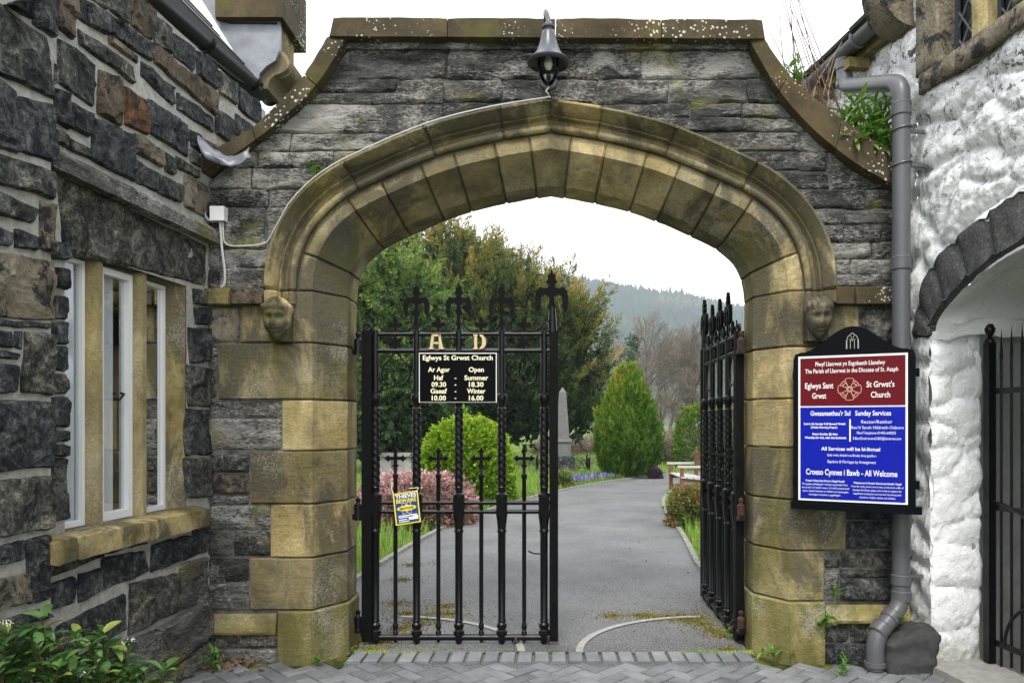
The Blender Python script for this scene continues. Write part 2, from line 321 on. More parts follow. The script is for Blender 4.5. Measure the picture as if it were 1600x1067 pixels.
def m_iron():
    t = MT('black_iron_paint', 0.30, 0.30); n = t.noise(14, 5, 0.65); rs = t.ramp(t.noise(7, 6, 0.7, t.pos), [(0.64, 0.0), (0.72, 1.0)])
    t.col(t.mix(t.math('MULTIPLY', rs, 0.45), t.mix(n, (0.002, 0.002, 0.0025), (0.007, 0.007, 0.008)), (0.055, 0.028, 0.016))); t.bump(t.noise(55, 4, 0.7), 0.35, 0.003); M['iron'] = t.m
    t = MT('black_iron_flat', 0.55, 0.07); t.col(t.mix(t.noise(14, 5, 0.65), (0.002, 0.002, 0.0025), (0.008, 0.0078, 0.008))); t.bump(t.noise(55, 4, 0.7), 0.35, 0.003); M['iron_flat'] = t.m
    t = MT('rusty_iron', 0.7, 0.3); t.col(t.ramp(t.noise(20, 5, 0.7), [(0.35, (0.012, 0.011, 0.011)), (0.6, (0.07, 0.03, 0.018))])); t.bump(t.noise(50, 4, 0.7), 0.4, 0.004); M['rust'] = t.m
m_iron()
plain('pipe_grey', (0.10, 0.10, 0.106), 0.38, 0.45, var=0.10, sc=6, bump=0.08); plain('black_plastic', (0.006, 0.006, 0.007), 0.38, 0.35, var=0.3, sc=12, bump=0.05)
plain('white_paint', (0.78, 0.79, 0.80), 0.4, 0.4, var=0.05, sc=20); plain('white_plastic', (0.80, 0.80, 0.78), 0.4, 0.4, var=0.03, bump=0.0)
plain('cable', (0.52, 0.52, 0.50), 0.6, 0.3, var=0.15); plain('gold', (0.60, 0.45, 0.25), 0.5, 0.4, var=0.2, sc=60); plain('cream', (0.86, 0.80, 0.55), 0.5, 0.3, var=0.04, bump=0)
plain('sign_black', (0.003, 0.003, 0.004), 0.4, 0.04, var=0.1, bump=0); plain('sign_white', (0.85, 0.85, 0.84), 0.4, 0.3, var=0.02, bump=0)
plain('sign_red', (0.120, 0.004, 0.008), 0.5, 0.15, var=0.06, sc=5, bump=0); plain('sign_blue', (0.002, 0.010, 0.34), 0.5, 0.15, var=0.06, sc=5, bump=0)
plain('notice_blue', (0.015, 0.05, 0.20), 0.4, 0.4, var=0.05, bump=0); plain('notice_yellow', (0.80, 0.66, 0.05), 0.4, 0.4, var=0.05, bump=0); plain('board_black', (0.003, 0.004, 0.006), 0.5, 0.06, var=0.25, sc=8, bump=0.05)
plain('lead', (0.20, 0.212, 0.235), 0.42, 0.45, 0.3, var=0.7, sc=7, bump=0.4); plain('slate_tile', (0.10, 0.10, 0.095), 0.6, 0.4, var=0.4, sc=9, bump=0.4)
plain('lamp_metal', (0.055, 0.058, 0.068), 0.33, 0.5, var=0.12, sc=8, bump=0.03); plain('curtain', (0.70, 0.72, 0.75), 0.9, 0.1, var=0.05); plain('dark_room', (0.07, 0.07, 0.074), 0.9, 0.1)
plain('timber', (0.15, 0.070, 0.034), 0.6, 0.3, var=0.3, sc=9, bump=0.3); plain('timber_grey', (0.42, 0.40, 0.38), 0.7, 0.3, var=0.2, sc=9, bump=0.3)
plain('granite_grey', (0.13, 0.13, 0.125), 0.8, 0.3, var=0.45, sc=8, bump=0.4); plain('litter', (0.20, 0.12, 0.06), 0.9, 0.1, var=0.6, sc=40); plain('dry_stem', (0.30, 0.24, 0.17), 0.9, 0.1, var=0.3, sc=20); plain('dark_stem', (0.10, 0.045, 0.035), 0.7, 0.2, var=0.3, sc=20)
plain('bark', (0.105, 0.085, 0.07), 0.9, 0.1, var=0.4, sc=3, bump=0.5); plain('flower_white', (0.80, 0.78, 0.74), 0.6, 0.2, var=0.08); plain('twig', (0.17, 0.145, 0.118), 0.9, 0.1, var=0.3, sc=0.3, bump=0)
def m_brick():
    t = MT('blue_grey_paver', 0.62, 0.35); c = t.ramp(t.noise(5, 5, 0.65), [(0.3, (0.105, 0.109, 0.116)), (0.7, (0.21, 0.214, 0.22))])
    c = t.mix(1.0, c, t.ramp(t.rnd, [(0, (0.75, 0.75, 0.76)), (0.5, (1, 1, 1)), (1, (1.25, 1.23, 1.2))]), 'MULTIPLY')
    mo = t.ramp(t.noise(2.2, 5, 0.66, t.pos), [(0.60, 0.0), (0.74, 1.0)]); c = t.mix(t.math('MULTIPLY', mo, 0.5), c, (0.10, 0.105, 0.045))
    t.col(c); t.bump(t.noise(90, 4, 0.7), 0.35, 0.003); t.bump(t.noise(11, 4, 0.6), 0.4, 0.006); M['brick'] = t.m
    t = MT('joint_moss', 0.95, 0.1); t.col(t.ramp(t.noise(6, 5, 0.7, t.pos), [(0.40, (0.022, 0.022, 0.02)), (0.52, (0.06, 0.07, 0.02)), (0.66, (0.17, 0.22, 0.03))])); t.bump(t.noise(60, 4, 0.7, t.pos), 0.8, 0.01); M['joint'] = t.m
    t = MT('lawn_soil', 0.95, 0.1); t.col(t.ramp(t.noise(0.7, 6, 0.65, t.pos), [(0.3, (0.055, 0.085, 0.018)), (0.55, (0.10, 0.155, 0.03)), (0.75, (0.16, 0.20, 0.06))])); t.bump(t.noise(12, 5, 0.7, t.pos), 0.6, 0.05); M['lawn'] = t.m
    t = MT('far_hillside', 0.95, 0.1); t.col(t.ramp(t.noise(0.02, 6, 0.65, t.pos), [(0.35, (0.035, 0.05, 0.025)), (0.6, (0.07, 0.075, 0.045)), (0.8, (0.12, 0.105, 0.07))])); M['hill'] = t.m
m_brick()
m_leaf('leaf_glossy', [(0.0, (0.040, 0.10, 0.024)), (0.5, (0.075, 0.17, 0.040)), (0.85, (0.13, 0.25, 0.065)), (1.0, (0.28, 0.30, 0.05))], 0.38, 0.2)
m_leaf('leaf_fresh', [(0.0, (0.06, 0.16, 0.02)), (0.5, (0.10, 0.24, 0.03)), (1.0, (0.19, 0.33, 0.05))], 0.45, 0.3)
m_leaf('yew_green', [(0.0, (0.009, 0.028, 0.008)), (0.40, (0.042, 0.088, 0.018)), (0.75, (0.125, 0.20, 0.030)), (1.0, (0.25, 0.32, 0.05))], 0.6, 0.2, 'Col')
m_leaf('yew_gold', [(0.0, (0.009, 0.027, 0.007)), (0.32, (0.045, 0.080, 0.015)), (0.62, (0.16, 0.17, 0.026)), (1.0, (0.48, 0.29, 0.05))], 0.6, 0.2, 'Col')
m_leaf('cypress', [(0.0, (0.020, 0.065, 0.006)), (0.5, (0.075, 0.165, 0.010)), (0.85, (0.19, 0.28, 0.018)), (1.0, (0.32, 0.27, 0.03))], 0.55, 0.25, 'Col')
m_leaf('box_leaf', [(0.0, (0.06, 0.14, 0.006)), (0.5, (0.19, 0.33, 0.010)), (1.0, (0.36, 0.48, 0.03))], 0.5, 0.3, 'Col')
m_leaf('heather', [(0.0, (0.10, 0.085, 0.045)), (0.35, (0.28, 0.16, 0.12)), (0.6, (0.48, 0.27, 0.26)), (1.0, (0.68, 0.46, 0.46))], 0.7, 0.2, 'Col')
m_leaf('grass', [(0.0, (0.08, 0.17, 0.02)), (0.5, (0.19, 0.33, 0.035)), (0.85, (0.34, 0.45, 0.08)), (1.0, (0.46, 0.42, 0.18))], 0.6, 0.35, 'Col')
m_leaf('moss', [(0.0, (0.07, 0.08, 0.012)), (0.6, (0.20, 0.17, 0.02)), (1.0, (0.30, 0.22, 0.03))], 0.9, 0.1, 'Col')
m_leaf('brown_scrub', [(0.0, (0.10, 0.075, 0.055)), (0.6, (0.20, 0.16, 0.12)), (1.0, (0.32, 0.27, 0.19))], 0.8, 0.15, 'Col')
m_leaf('azalea', [(0.0, (0.05, 0.11, 0.02)), (0.6, (0.13, 0.19, 0.04)), (0.85, (0.24, 0.10, 0.04)), (1.0, (0.36, 0.10, 0.06))], 0.6, 0.2, 'Col')
m_leaf('petals', [(0.0, (0.07, 0.05, 0.13)), (0.5, (0.15, 0.13, 0.36)), (1.0, (0.42, 0.40, 0.66))], 0.6, 0.3, 'Col')
m_leaf('conifer_far', [(0.0, (0.016, 0.034, 0.020)), (0.6, (0.03, 0.055, 0.028)), (1.0, (0.085, 0.085, 0.05))], 0.8, 0.0, 'Col')
m_leaf('heather_dark', [(0.0, (0.05, 0.03, 0.05)), (0.6, (0.11, 0.06, 0.10)), (1.0, (0.19, 0.12, 0.16))], 0.7, 0.2, 'Col')
plain('guard', (0.052, 0.053, 0.052), 0.85, 0.2, var=0.85, sc=16, bump=1.0)
# ================================================================== the archway wall
ARCH = thing('archway_wall', 'grey slate and sandstone wall with a wide pointed archway over the church path', 'archway', (0, 0.28, 0))
ZS = 1.6 + (660 - 455) / 235.0                                      # springing height
_half = crom([(x / 235.0, ZS + z / 235.0, 0) for x, z in ((0, 223), (75, 211), (150, 193), (205, 173), (255, 151), (303, 127), (336, 100), (356, 72), (367, 44), (371, 20), (372, 0))], 8)
_acc = [0.0]
for i in range(1, len(_half)): _acc.append(_acc[-1] + (_half[i] - _half[i-1]).length)
LA = _acc[-1]; HW = 372 / 235.0; SPL = 0.166; TH = 0.555
def arch(s, off=0.0):
    """point (x, z) of the arris line, s metres from the apex (negative left), moved outward by off; straight jambs below the springing"""
    sg = -1 if s < 0 else 1; a = abs(s)
    if a >= LA: return (sg * (HW + off), ZS - (a - LA))
    k = max(1, next(i for i in range(1, len(_acc)) if _acc[i] >= a)); t = (a - _acc[k-1]) / (_acc[k] - _acc[k-1])
    p = _half[k-1].lerp(_half[k], t); a0 = _half[max(k-2, 0)]; a1 = _half[min(k+1, len(_half)-1)]; tg = (a1 - a0).normalized()
    n = Vector((-tg.y, tg.x))                                        # outward (up/right)
    if a < 1e-6: return (0.0, p.y + off / max(0.9, n.y))
    return (sg * max(0.0, p.x + n.x * off), p.y + n.y * off)
def s_of_x(x, off=0.05):
    lo, hi = 0.0, LA
    for _ in range(40):
        m = (lo + hi) / 2
        if arch(m, off)[0] < x: lo = m
        else: hi = m
    return lo
def ring_piece(name, sec, s0, s1, mat, **kw):
    n = max(3, int(abs(s1 - s0) / 0.045)); ss = [s0 + (s1 - s0) * t for t in spaced(n, abs(s1 - s0), 0.012)]
    if s0 < -1e-6 < 1e-6 < s1: ss = sorted(set([x for x in ss if abs(x) > 0.012] + [0.0]))
    rows = []
    for s in ss:
        row = []
        for off, y in sec:
            x, z = arch(s, off); row.append(Vector((x, y, z)))
        rows.append(row)
    return gstone(name, rows, mat, ARCH, toward=(0, -3, 1.2), **kw)
def dens(sec, n):                                                    # subdivide a section line
    out = []
    for (a, b), (c, d) in zip(sec, sec[1:]):
        m = max(1, int(math.hypot(c - a, d - b) / n))
        out += [(a + (c - a) * i / m, b + (d - b) * i / m) for i in range(m)]
    return out + [sec[-1]]
# core of the wall: mortar behind the joints
COP_UL = [W(x, y) for x, y in ((516, 66), (482, 122), (440, 171), (396, 209), (330, 246), (262, 270))]     # upper and lower edges of the swept copings
COP_LL = [W(x, y) for x, y in ((546, 72), (503, 140), (457, 186), (403, 230), (338, 270), (272, 298))]
COP_UR = [W(x, y) for x, y in ((1188, 68), (1226, 122), (1267, 160), (1312, 194), (1352, 222), (1404, 250))]
COP_LR = [W(x, y) for x, y in ((1164, 72), (1208, 148), (1256, 204), (1302, 244), (1342, 272), (1396, 302))]
def edge_x(side, z):                                                 # x of the wall's outer edge under the coping at height z
    c = crom(COP_LL if side < 0 else COP_LR, 8)
    for a, b in zip(c, c[1:]):
        if min(a.z, b.z) <= z <= max(a.z, b.z): return a.x + (b.x - a.x) * ((z - a.z) / ((b.z - a.z) or 1))
    return c[0].x if z > c[0].z else (-2.36 if side < 0 else 2.42)
def top_z(x):
    for c in (crom(COP_LL, 8), crom(COP_LR, 8)):
        for a, b in zip(c, c[1:]):
            if min(a.x, b.x) <= x <= max(a.x, b.x): return a.z + (b.z - a.z) * ((x - a.x) / ((b.x - a.x) or 1)) + 0.02
    return W(0, 72).z + 0.01
mb = MB(); y0, y1 = 0.022, TH - 0.02
S = [-LA - ZS] + [-LA + LA * i / 24 for i in range(24)] + [LA * i / 24 for i in range(25)] + [LA + ZS]
inn = [arch(s, 0.03 if abs(s) <= LA else 0.03) for s in S]
outl = []
for i, (x, z) in enumerate(inn):
    if i == 0: outl.append((-2.36, 0.0))
    elif i == len(inn) - 1: outl.append((2.42, 0.0))
    else:
        xo = x * 1.27 if abs(x) < 1.5 else x * 1.27
        outl.append((max(-2.36, min(2.42, xo)), top_z(max(-2.3, min(2.38, xo)))))
outl[1] = (-2.36, 3.1); outl[-2] = (2.42, 3.05)
A = [Vector((x, y0, z)) for x, z in inn]; B = [Vector((x, y0, z)) for x, z in outl]; n = len(A)
for y in (y0, y1): mb.grid([[Vector((p.x, y, p.z)) for p in A], [Vector((p.x, y, p.z)) for p in B]])
mb.grid([[Vector((p.x, y0, p.z)) for p in A], [Vector((p.x, y1, p.z)) for p in A]]); mb.grid([[Vector((p.x, y0, p.z)) for p in B], [Vector((p.x, y1, p.z)) for p in B]])
mb.build('wall_core', M['mortar_old'], ARCH, smooth=False)
# inner order of voussoirs: plain face, wide splay, straight reveal
SEC = dens([(-SPL, TH + 0.004), (-SPL, 0.25), (0.0, 0.0), (0.105, 0.0)], 0.05)
js = [s_of_x(x / 235.0) for x in (31.5, 86, 149, 200, 261, 312)] + [s_of_x(364.5 / 235.0, 0.0)] + [LA]
cuts = [-s for s in reversed(js)] + js
for a, b in zip(cuts, cuts[1:]):
    ring_piece('voussoir', SEC, a + 0.0012, b - 0.0012, M['sand_clean'] if abs(a + b) < 1.6 else M['sand'], rec=0.020, bev=0.008, rough=0.006, freq=6, skirt=0.05, ang=24)
rows = []
for s in [-LA + 2 * LA * i / 60 for i in range(61)]: rows.append([Vector((arch(s, o)[0], y, arch(s, o)[1])) for o, y in ((-SPL + 0.022, TH - 0.01), (-SPL + 0.022, 0.26), (0.012, 0.022), (0.10, 0.022))])
MB().grid(rows).build('joint_mortar', M['mortar_old'], ARCH)
# outer order: roll, hollow and hood mould
SEC2 = [(0.100, 0.012)] + [(0.131 - 0.027 * math.cos(a), -0.034 * math.sin(a)) for a in [math.pi * i / 8 for i in range(1, 8)]] + \
       [(0.160, 0.004), (0.174, 0.012), (0.192, 0.010), (0.206, -0.006), (0.212, -0.026), (0.224, -0.030), (0.229, -0.052), (0.258, -0.090), (0.288, -0.126), (0.299, -0.128), (0.302, -0.113), (0.314, -0.110), (0.328, -0.086), (0.336, 0.045)]
SEC2 = [(o if o < 0.16 else 0.16 + (o - 0.16) * 0.78, y) for o, y in SEC2]
js = [0.0] + [s_of_x(x / 235.0, 0.2) for x in (76, 187, 310)] + [LA + 0.003, LA + 0.10]
for sg in (-1, 1):
    for a, b in zip(js, js[1:]):
        ring_piece('hood_mould', SEC2, *(sorted((sg * (a + (0.001 if a else 0)), sg * (b - 0.001)))), M['sand_mould'], rec=0.012, bev=0.006, rough=0.004, freq=7, skirt=0.02, ang=30)
# jamb stones: each course wraps face, splay and reveal
def jamb(name, side, xo, py0, py1, mat, proud=0.0, spl=True, **kw):
    z1, z0 = W(0, py0).z, W(0, py1).z; x0 = (xo - CX) / 235.0 * 1.0
    path = dens([(x0, -proud), (side * (HW - 0), -proud), (side * (HW - SPL - proud * 0.6), 0.25 - proud), (side * (HW - SPL - proud * 0.6), TH + 0.004)], 0.055)
    n = max(4, int((z1 - z0) / 0.05)); rows = [[Vector((x, y, z0 + (z1 - z0) * t)) for x, y in path] for t in spaced(n, z1 - z0, 0.01)]
    return gstone(name, rows, mat, ARCH, toward=(0, -3, 1.2), rec=0.016, bev=0.009, ang=24, **dict(dict(rough=0.005, freq=5, skirt=0.04), **kw))
for xo, a, b, m in ((374, 455, 535, 'sand'), (341, 536, 624, 'sand'), (440, 625, 704, 'sand_clean'), (391, 705, 787, 'sand'), (422, 788, 871, 'sand'), (390, 872, 953, 'sand')):
    jamb('jamb_stone', -1, xo, a, b, M[m])
jamb('plinth_stone', -1, 435, 954, 1042, M['sand_green'], 0.03, rough=0.008)
for xo, a, b, m in ((1342, 455, 541, 'sand'), (1300, 542, 622, 'sand_clean'), (1340, 623, 699, 'sand_clean'), (1310, 700, 780, 'sand'), (1322, 781, 860, 'sand'), (1288, 861, 939, 'sand')):
    jamb('jamb_stone', 1, xo, a, b, M[m])
jamb('plinth_stone', 1, 1288, 940, 1042, M['sand_green'], 0.03, rough=0.008)
def block(name, x0, x1, ya, yb, mat, proud=0.0, rough=0.006, crag=0.0, wob=0.006, rnd=0.05, rec=0.014, bev=0.016, yslope=0.0, skirt=0.06, x0t=None, x1t=None, step=0.035):
    x0t = x0 if x0t is None else x0t; x1t = x1 if x1t is None else x1t
    c = [W(x0, yb, -proud), W(x1, yb, -proud), W(x1t, ya, -proud + yslope), W(x0t, ya, -proud + yslope)]; sd = RNG.random() * 50
    return gstone(name, qgrid(c, step, bev, rnd, wob, sd), mat, ARCH, rec=rec, bev=bev, rough=rough, freq=7, skirt=skirt, seed=sd, crag=crag * 0.6, facet=crag * 0.45, ffq=7.0)
# impost string course and plinth courses
block('string_course', 324, 364, 452, 478, M['sand_green'], 0.06, 0.003, wob=0.002, rnd=0.0, bev=0.008, skirt=0.1); block('string_course', 365, 416, 453, 478, M['stone_brown'], 0.06, 0.003, wob=0.002, rnd=0.0, bev=0.008, skirt=0.1)
block('string_course', 1296, 1331, 450, 478, M['coping'], 0.06, 0.003, wob=0.002, rnd=0.0, bev=0.008, skirt=0.1); block('string_course', 1332, 1400, 450, 478, M['coping'], 0.06, 0.003, wob=0.002, rnd=0.0, bev=0.008, skirt=0.1)
block('plinth_course', 322, 433, 957, 988, M['sand_green'], 0.055, 0.004, wob=0.002, rnd=0.0, yslope=0.04, skirt=0.1); block('plinth_course', 1289, 1420, 943, 970, M['sand_green'], 0.055, 0.004, wob=0.002, rnd=0.0, yslope=0.04, skirt=0.1)
# slate rubble, course by course (outer ends follow the coping, inner ends tuck behind the hood mould)
def course(ya, yb, joints, left=True, right=True, mat='slate'):
    za, zb = W(0, ya).z, W(0, yb).z
    ends = []
    xs = list(joints)
    for a, b in zip(xs, xs[1:]):
        if a is None or b is None: continue
        xa, xb = a, b; at, bt = a, b
        if a == 'L':
            xa = CX + 235 * edge_x(-1, zb) - 4; at = CX + 235 * edge_x(-1, za) - 4; xa = max(xa, 318); at = max(at, 318)
        if b == 'R':
            xb = CX + 235 * edge_x(1, zb) + 4; bt = CX + 235 * edge_x(1, za) + 4; xb = min(xb, 1424); bt = min(bt, 1424)
        if a == 'H':                                                  # right flank starts behind the hood
            xa = CX + 235 * hood_x(zb); at = CX + 235 * hood_x(za)
        if b == 'H': xb = CX - 235 * hood_x(zb); bt = CX - 235 * hood_x(za)
        block('slate_stone', xa + .6, xb - .6, ya + .5 + RNG.uniform(-1, 1), yb - .5 + RNG.uniform(-1, 1), M[mat], RNG.uniform(-0.004, 0.014), 0.012, 0.020, 0.014, 0.03, 0.016, 0.016, x0t=at + .6 + RNG.uniform(-2, 2), x1t=bt - .6 + RNG.uniform(-2, 2), step=0.026)
def hood_x(z):
    lo, hi = 0.0, LA
    if z <= ZS: return HW + 0.20
    if z >= arch(0, 0.2)[1]: return 0.0
    for _ in range(30):
        m = (lo + hi) / 2
        if arch(m, 0.2)[1] > z: lo = m
        else: hi = m
    return arch(lo, 0.2)[0]
course(76, 123, ['L', 697, 846, 1003, 'R']); course(123, 144, ['L', 620]); course(144, 162, ['L', 690]); course(123, 161, [620, 693]); course(123, 161, [693, 785, 932, 1045, 1170, 'R']); 
course(161, 208, ['L', 692, 'H']); course(161, 186, ['H', 1004, 1078]); course(161, 184, [1078, 1160, 'R']); course(184, 206, ['H', 1160, 'R'])
course(208, 236, ['L', 452, 'H']); course(236, 262, ['L', 400, 520, 'H']); course(206, 236, ['H', 1249, 'R']); course(236, 266, ['H', 1250, 1292, 'R'])
course(262, 296, ['L', 392, 'H']); course(296, 324, ['L', 420, 'H']); course(266, 296, ['H', 1300, 'R']); course(296, 326, ['H', 1352, 'R'])
course(324, 388, ['L', 413, 'H']); course(326, 350, ['H', 1320, 1424]); course(350, 378, ['H', 1318, 1378, 1424])
course(388, 418, ['L', 342, 'H']); course(418, 452, ['L', 344, 'H']); course(378, 404, ['H', 1362, 1424]); course(404, 428, ['H', 1330, 1424]); course(428, 450, ['H', 1360, 1424])
for x0, x1, a, b, m in ((322, 372, 480, 533, 'stone_buff'), (320, 338, 537, 580, 'slate'), (320, 338, 582, 622, 'slate'), (322, 438, 627, 652, 'slate'), (322, 438, 654, 702, 'slate'), (328, 388, 710, 738, 'dark'), (328, 388, 741, 772, 'stone_brown'), (322, 388, 775, 787, 'slate'),
        (322, 420, 790, 828, 'slate'), (322, 362, 830, 869, 'slate'), (364, 420, 830, 869, 'slate'), (322, 387, 873, 910, 'slate'), (322, 387, 912, 953, 'slate'), (322, 433, 990, 1012, 'dark'), (322, 433, 1014, 1042, 'slate'),
        (1344, 1420, 480, 541, 'dark'), (1302, 1420, 543, 580, 'slate'), (1302, 1420, 582, 622, 'slate'), (1342, 1420, 624, 660, 'slate'), (1342, 1420, 662, 699, 'slate'), (1312, 1420, 701, 740, 'slate'), (1312, 1420, 742, 780, 'dark'), (1324, 1420, 782, 812, 'dark'), (1324, 1420, 814, 858, 'dark'),
        (1290, 1420, 861, 888, 'dark'), (1314, 1420, 890, 903, 'dark'), (1290, 1312, 890, 939, 'slate'), (1314, 1420, 905, 939, 'dark'), (1290, 1328, 972, 1004, 'dark'), (1330, 1420, 972, 1004, 'dark'), (1290, 1420, 1006, 1042, 'dark')):
    block('slate_stone', x0, x1, a, b, M[m], RNG.uniform(-0.008, 0.006), 0.009, 0.012, 0.006, 0.06, 0.016, 0.018)
# copings
def coping(pu, pl, mat, yf=-0.085, yb=0.64, n=None):
    rows = []
    for a, b in zip(pu, pl):
        d = (a - b); rows.append([Vector((b.x, yb, b.z)), Vector((b.x, 0.25, b.z)), Vector((b.x, yf + 0.03, b.z)), Vector((b.x, yf, b.z)) + d * 0.04] + [Vector((b.x, yf, b.z)) + d * t for t in (0.3, 0.6)] +
                    [Vector((a.x, yf, a.z)) - d * 0.05, Vector((a.x, yf + 0.04, a.z)), Vector((a.x, 0.25, a.z)), Vector((a.x, yb, a.z))])
    return gstone('coping_stone', rows, mat, ARCH, rec=0.006, bev=0.006, rough=0.006, freq=6, skirt=0.03, toward=(0, -6, 2.0), ang=28)
def seg(c, t0, t1, n=9):
    c = crom(c, 12); m = len(c) - 1; out = []
    for i in range(n + 1):
        f = (t0 + (t1 - t0) * i / n) * m; k = min(int(f), m - 1); out.append(c[k].lerp(c[k+1], f - k))
    return out
for pu, pl, ts in ((COP_UL, COP_LL, (0.0, 0.21, 0.585, 1.0)), (COP_UR, COP_LR, (0.0, 0.21, 0.585, 1.0))):
    for a, b in zip(ts, ts[1:]): coping(seg(pu, a + 0.002, b - 0.002), seg(pl, a + 0.002, b - 0.002), M['coping'])
tops = [520, 702, 868, 1030, 1190]
for i, (a, b) in enumerate(zip(tops, tops[1:])):
    e0 = 7 if i == 0 else 0; e1 = -5 if i == 3 else 0; pu = []; pl = []
    for k in range(13):
        t = k / 12; pu.append(W(a + e0 + 0.6 + (b + e1 - a - e0 - 1.2) * t, 38 + (a + (b - a) * t - 520) * 0.006)); pl.append(W(a + 0.6 + (b - a - 1.2) * t, 70 + (a + (b - a) * t - 520) * 0.006))
    coping(pu, pl, M['coping'], -0.10, 0.66)
MB().box((W(530, 0).x, -0.03, W(0, 80).z), (W(1176, 0).x, 0.6, W(0, 69.5).z)).build('bed_course', M['slate'], ARCH)
# carved head stops under the hood mould
def carved_head(px, py, mat, crown, wid=1.0, yaw=0.0):
    c = W(px, py, -0.115); rows = []; g = lambda a, b, s: math.exp(-(a * a + b * b) / (2 * s * s)); g2 = lambda a, sa, b, sb: math.exp(-a * a / (2 * sa * sa) - b * b / (2 * sb * sb))
    for i in range(45):
        ph = math.pi * (i / 44 - 0.5); row = []
        for j in range(61):
            th = 2 * math.pi * j / 60; x = math.cos(ph) * math.sin(th); y = -math.cos(ph) * math.cos(th); z = math.sin(ph)
            r = 1.0; fx, fz = x, z; front = max(0.0, -y)
            jaw = 1.0 - 0.30 * max(0, -z) ** 1.3
            d = 0.0
            if front > 0.15:
                d += 0.46 * g2(fx, 0.085, fz + 0.08, 0.18) + 0.18 * g2(fx, 0.14, fz + 0.22, 0.07)            # nose
                for e in (-1, 1):
                    d -= 0.46 * g2(fx - e * 0.36, 0.18, fz - 0.10, 0.11); d += 0.28 * g2(fx - e * 0.36, 0.095, fz - 0.09, 0.055)   # socket, eye
                    d += 0.20 * g2(fx - e * 0.36, 0.22, fz - 0.27, 0.06); d += 0.06 * g(fx - e * 0.5, fz + 0.28, 0.2)           # brow, cheek
                d += 0.13 * g2(fx, 0.18, fz + 0.41, 0.04) - 0.16 * g2(fx, 0.22, fz + 0.485, 0.025) + 0.14 * g2(fx, 0.15, fz + 0.56, 0.045) - 0.10 * g2(fx, 0.2, fz + 0.66, 0.04) + 0.12 * g(fx, fz + 0.78, 0.16)
            hair = 1 / (1 + math.exp(-(z - 0.42 - (0.0 if front > 0.3 else -0.5 * (0.3 - front))) * 40)); d += hair * (0.22 + 0.085 * math.sin(th * (26 if crown else 13) + z * (0 if crown else 9)))
            if crown: d += 0.06 * math.exp(-((z - 0.52) / 0.06) ** 2)
            rr = r + d
            v = Vector((x * 0.088 * wid * jaw * rr, y * 0.10 * rr, z * 0.130 * (rr if z < 0.6 else 1 + d * 0.6)))
            row.append(c + Matrix.Rotation(yaw, 3, 'Z') @ v)
        rows.append(row)
    m = MB(); m.grid(rows); m.build('carved_head', mat, ARCH, True, 75)
carved_head(443, 504, M['sand_head'], True, 1.0, 0.08); carved_head(1270, 502, M['sand_head'], False, 0.92, -0.12)
for px in (443, 1270):
    m = MB(); m.box(W(px - 15, 535, -0.10), W(px + 15, 478, 0.05)); m.build('head_block', M['sand_head'], ARCH)

# ================================================================== ground, path, paving
def sheet(name, rows, mat, kind='structure'):
    m = MB(); m.grid(rows); o = m.build(name, mat, None, True, 180); o['kind'] = kind; return o
xs = [-1500, -600, -200, -80] + [-40 + 4 * i for i in range(21)] + [80, 200, 600, 1500]; ys = [-30, -10, -2, 0, 1, 2, 3] + [4 + 2 * i for i in range(20)] + [50, 65, 90, 130, 200, 400, 800, 1500]
ground = sheet('ground', [[Vector((x, y, -0.03 + (0 if y < 4 else 0.03 * noise.noise(Vector((x * .2, y * .2, 0))))) ) for x in xs] for y in ys], M['lawn'])
PL = [(-1.39, -0.9), (-1.39, 0.6), (-1.98, 1.4), (-1.95, 2.7), (-1.80, 4.64), (-1.62, 6.2), (-1.39, 7.45), (-0.82, 9.6), (-0.22, 11.3), (1.15, 14.4), (3.5, 17.9), (7.0, 20.4), (14, 22.5)]
PR = [(1.39, -0.9), (1.39, 0.6), (1.62, 1.4), (1.63, 3.2), (1.80, 4.9), (1.93, 6.5), (2.05, 8.4), (2.25, 10.0), (2.7, 12.0), (3.6, 14.3), (5.2, 16.4), (8.6, 18.2), (14.5, 19.6)]
cl_, cr_ = crom([(*p, 0) for p in PL], 6), crom([(*p, 0) for p in PR], 6)
path = sheet('path', [[a.lerp(b, t / 6) + Vector((0, 0, 0.012)) for t in range(7)] for a, b in zip(cl_, cr_)], M['asphalt'])
foreground = sheet('paving_bed', [[Vector((x, y, -0.006)) for x in (-3.4, -1, 1, 3.4)] for y in (-6.0, -3.0, -1.0, 0.155)], M['joint'])
def kerb(c, name, lab):
    k = thing(name, None, None, (c[0].x, c[0].y, 0)); k['kind'] = 'structure'
    acc = 0; prev = c[0]; run = [c[0]]
    for p in c[1:]:
        run.append(p); acc += (p - prev).length; prev = p
        if acc > 0.8:
            for i in range(len(run) - 1): pass
            m = MB(); a, b = run[0], run[-1]; d = (b - a).normalized(); nn = Vector((-d.y, d.x, 0)) * 0.038
            m.add([a - nn + d*0.01 + Vector((0,0,-.05)), b - nn - d*0.01 + Vector((0,0,-.05)), b + nn - d*0.01 + Vector((0,0,-.05)), a + nn + d*0.01 + Vector((0,0,-.05)), a - nn*.85 + d*.015 + Vector((0,0,.05)), b - nn*.85 - d*.015 + Vector((0,0,.05)), b + nn*.85 - d*.015 + Vector((0,0,.05)), a + nn*.85 + d*.015 + Vector((0,0,.05))],
                  [(0,3,2,1),(4,5,6,7),(0,1,5,4),(1,2,6,5),(2,3,7,6),(3,0,4,7)]); m.build('kerb_stone', M['kerb'], k); run = [p]; acc = 0
kerb([p for p in cl_ if p.y > 1.3 and p.x < 6], 'path_kerb', ''); kerb([p for p in cr_ if p.y > 1.6 and p.x < 4], 'path_kerb', '')
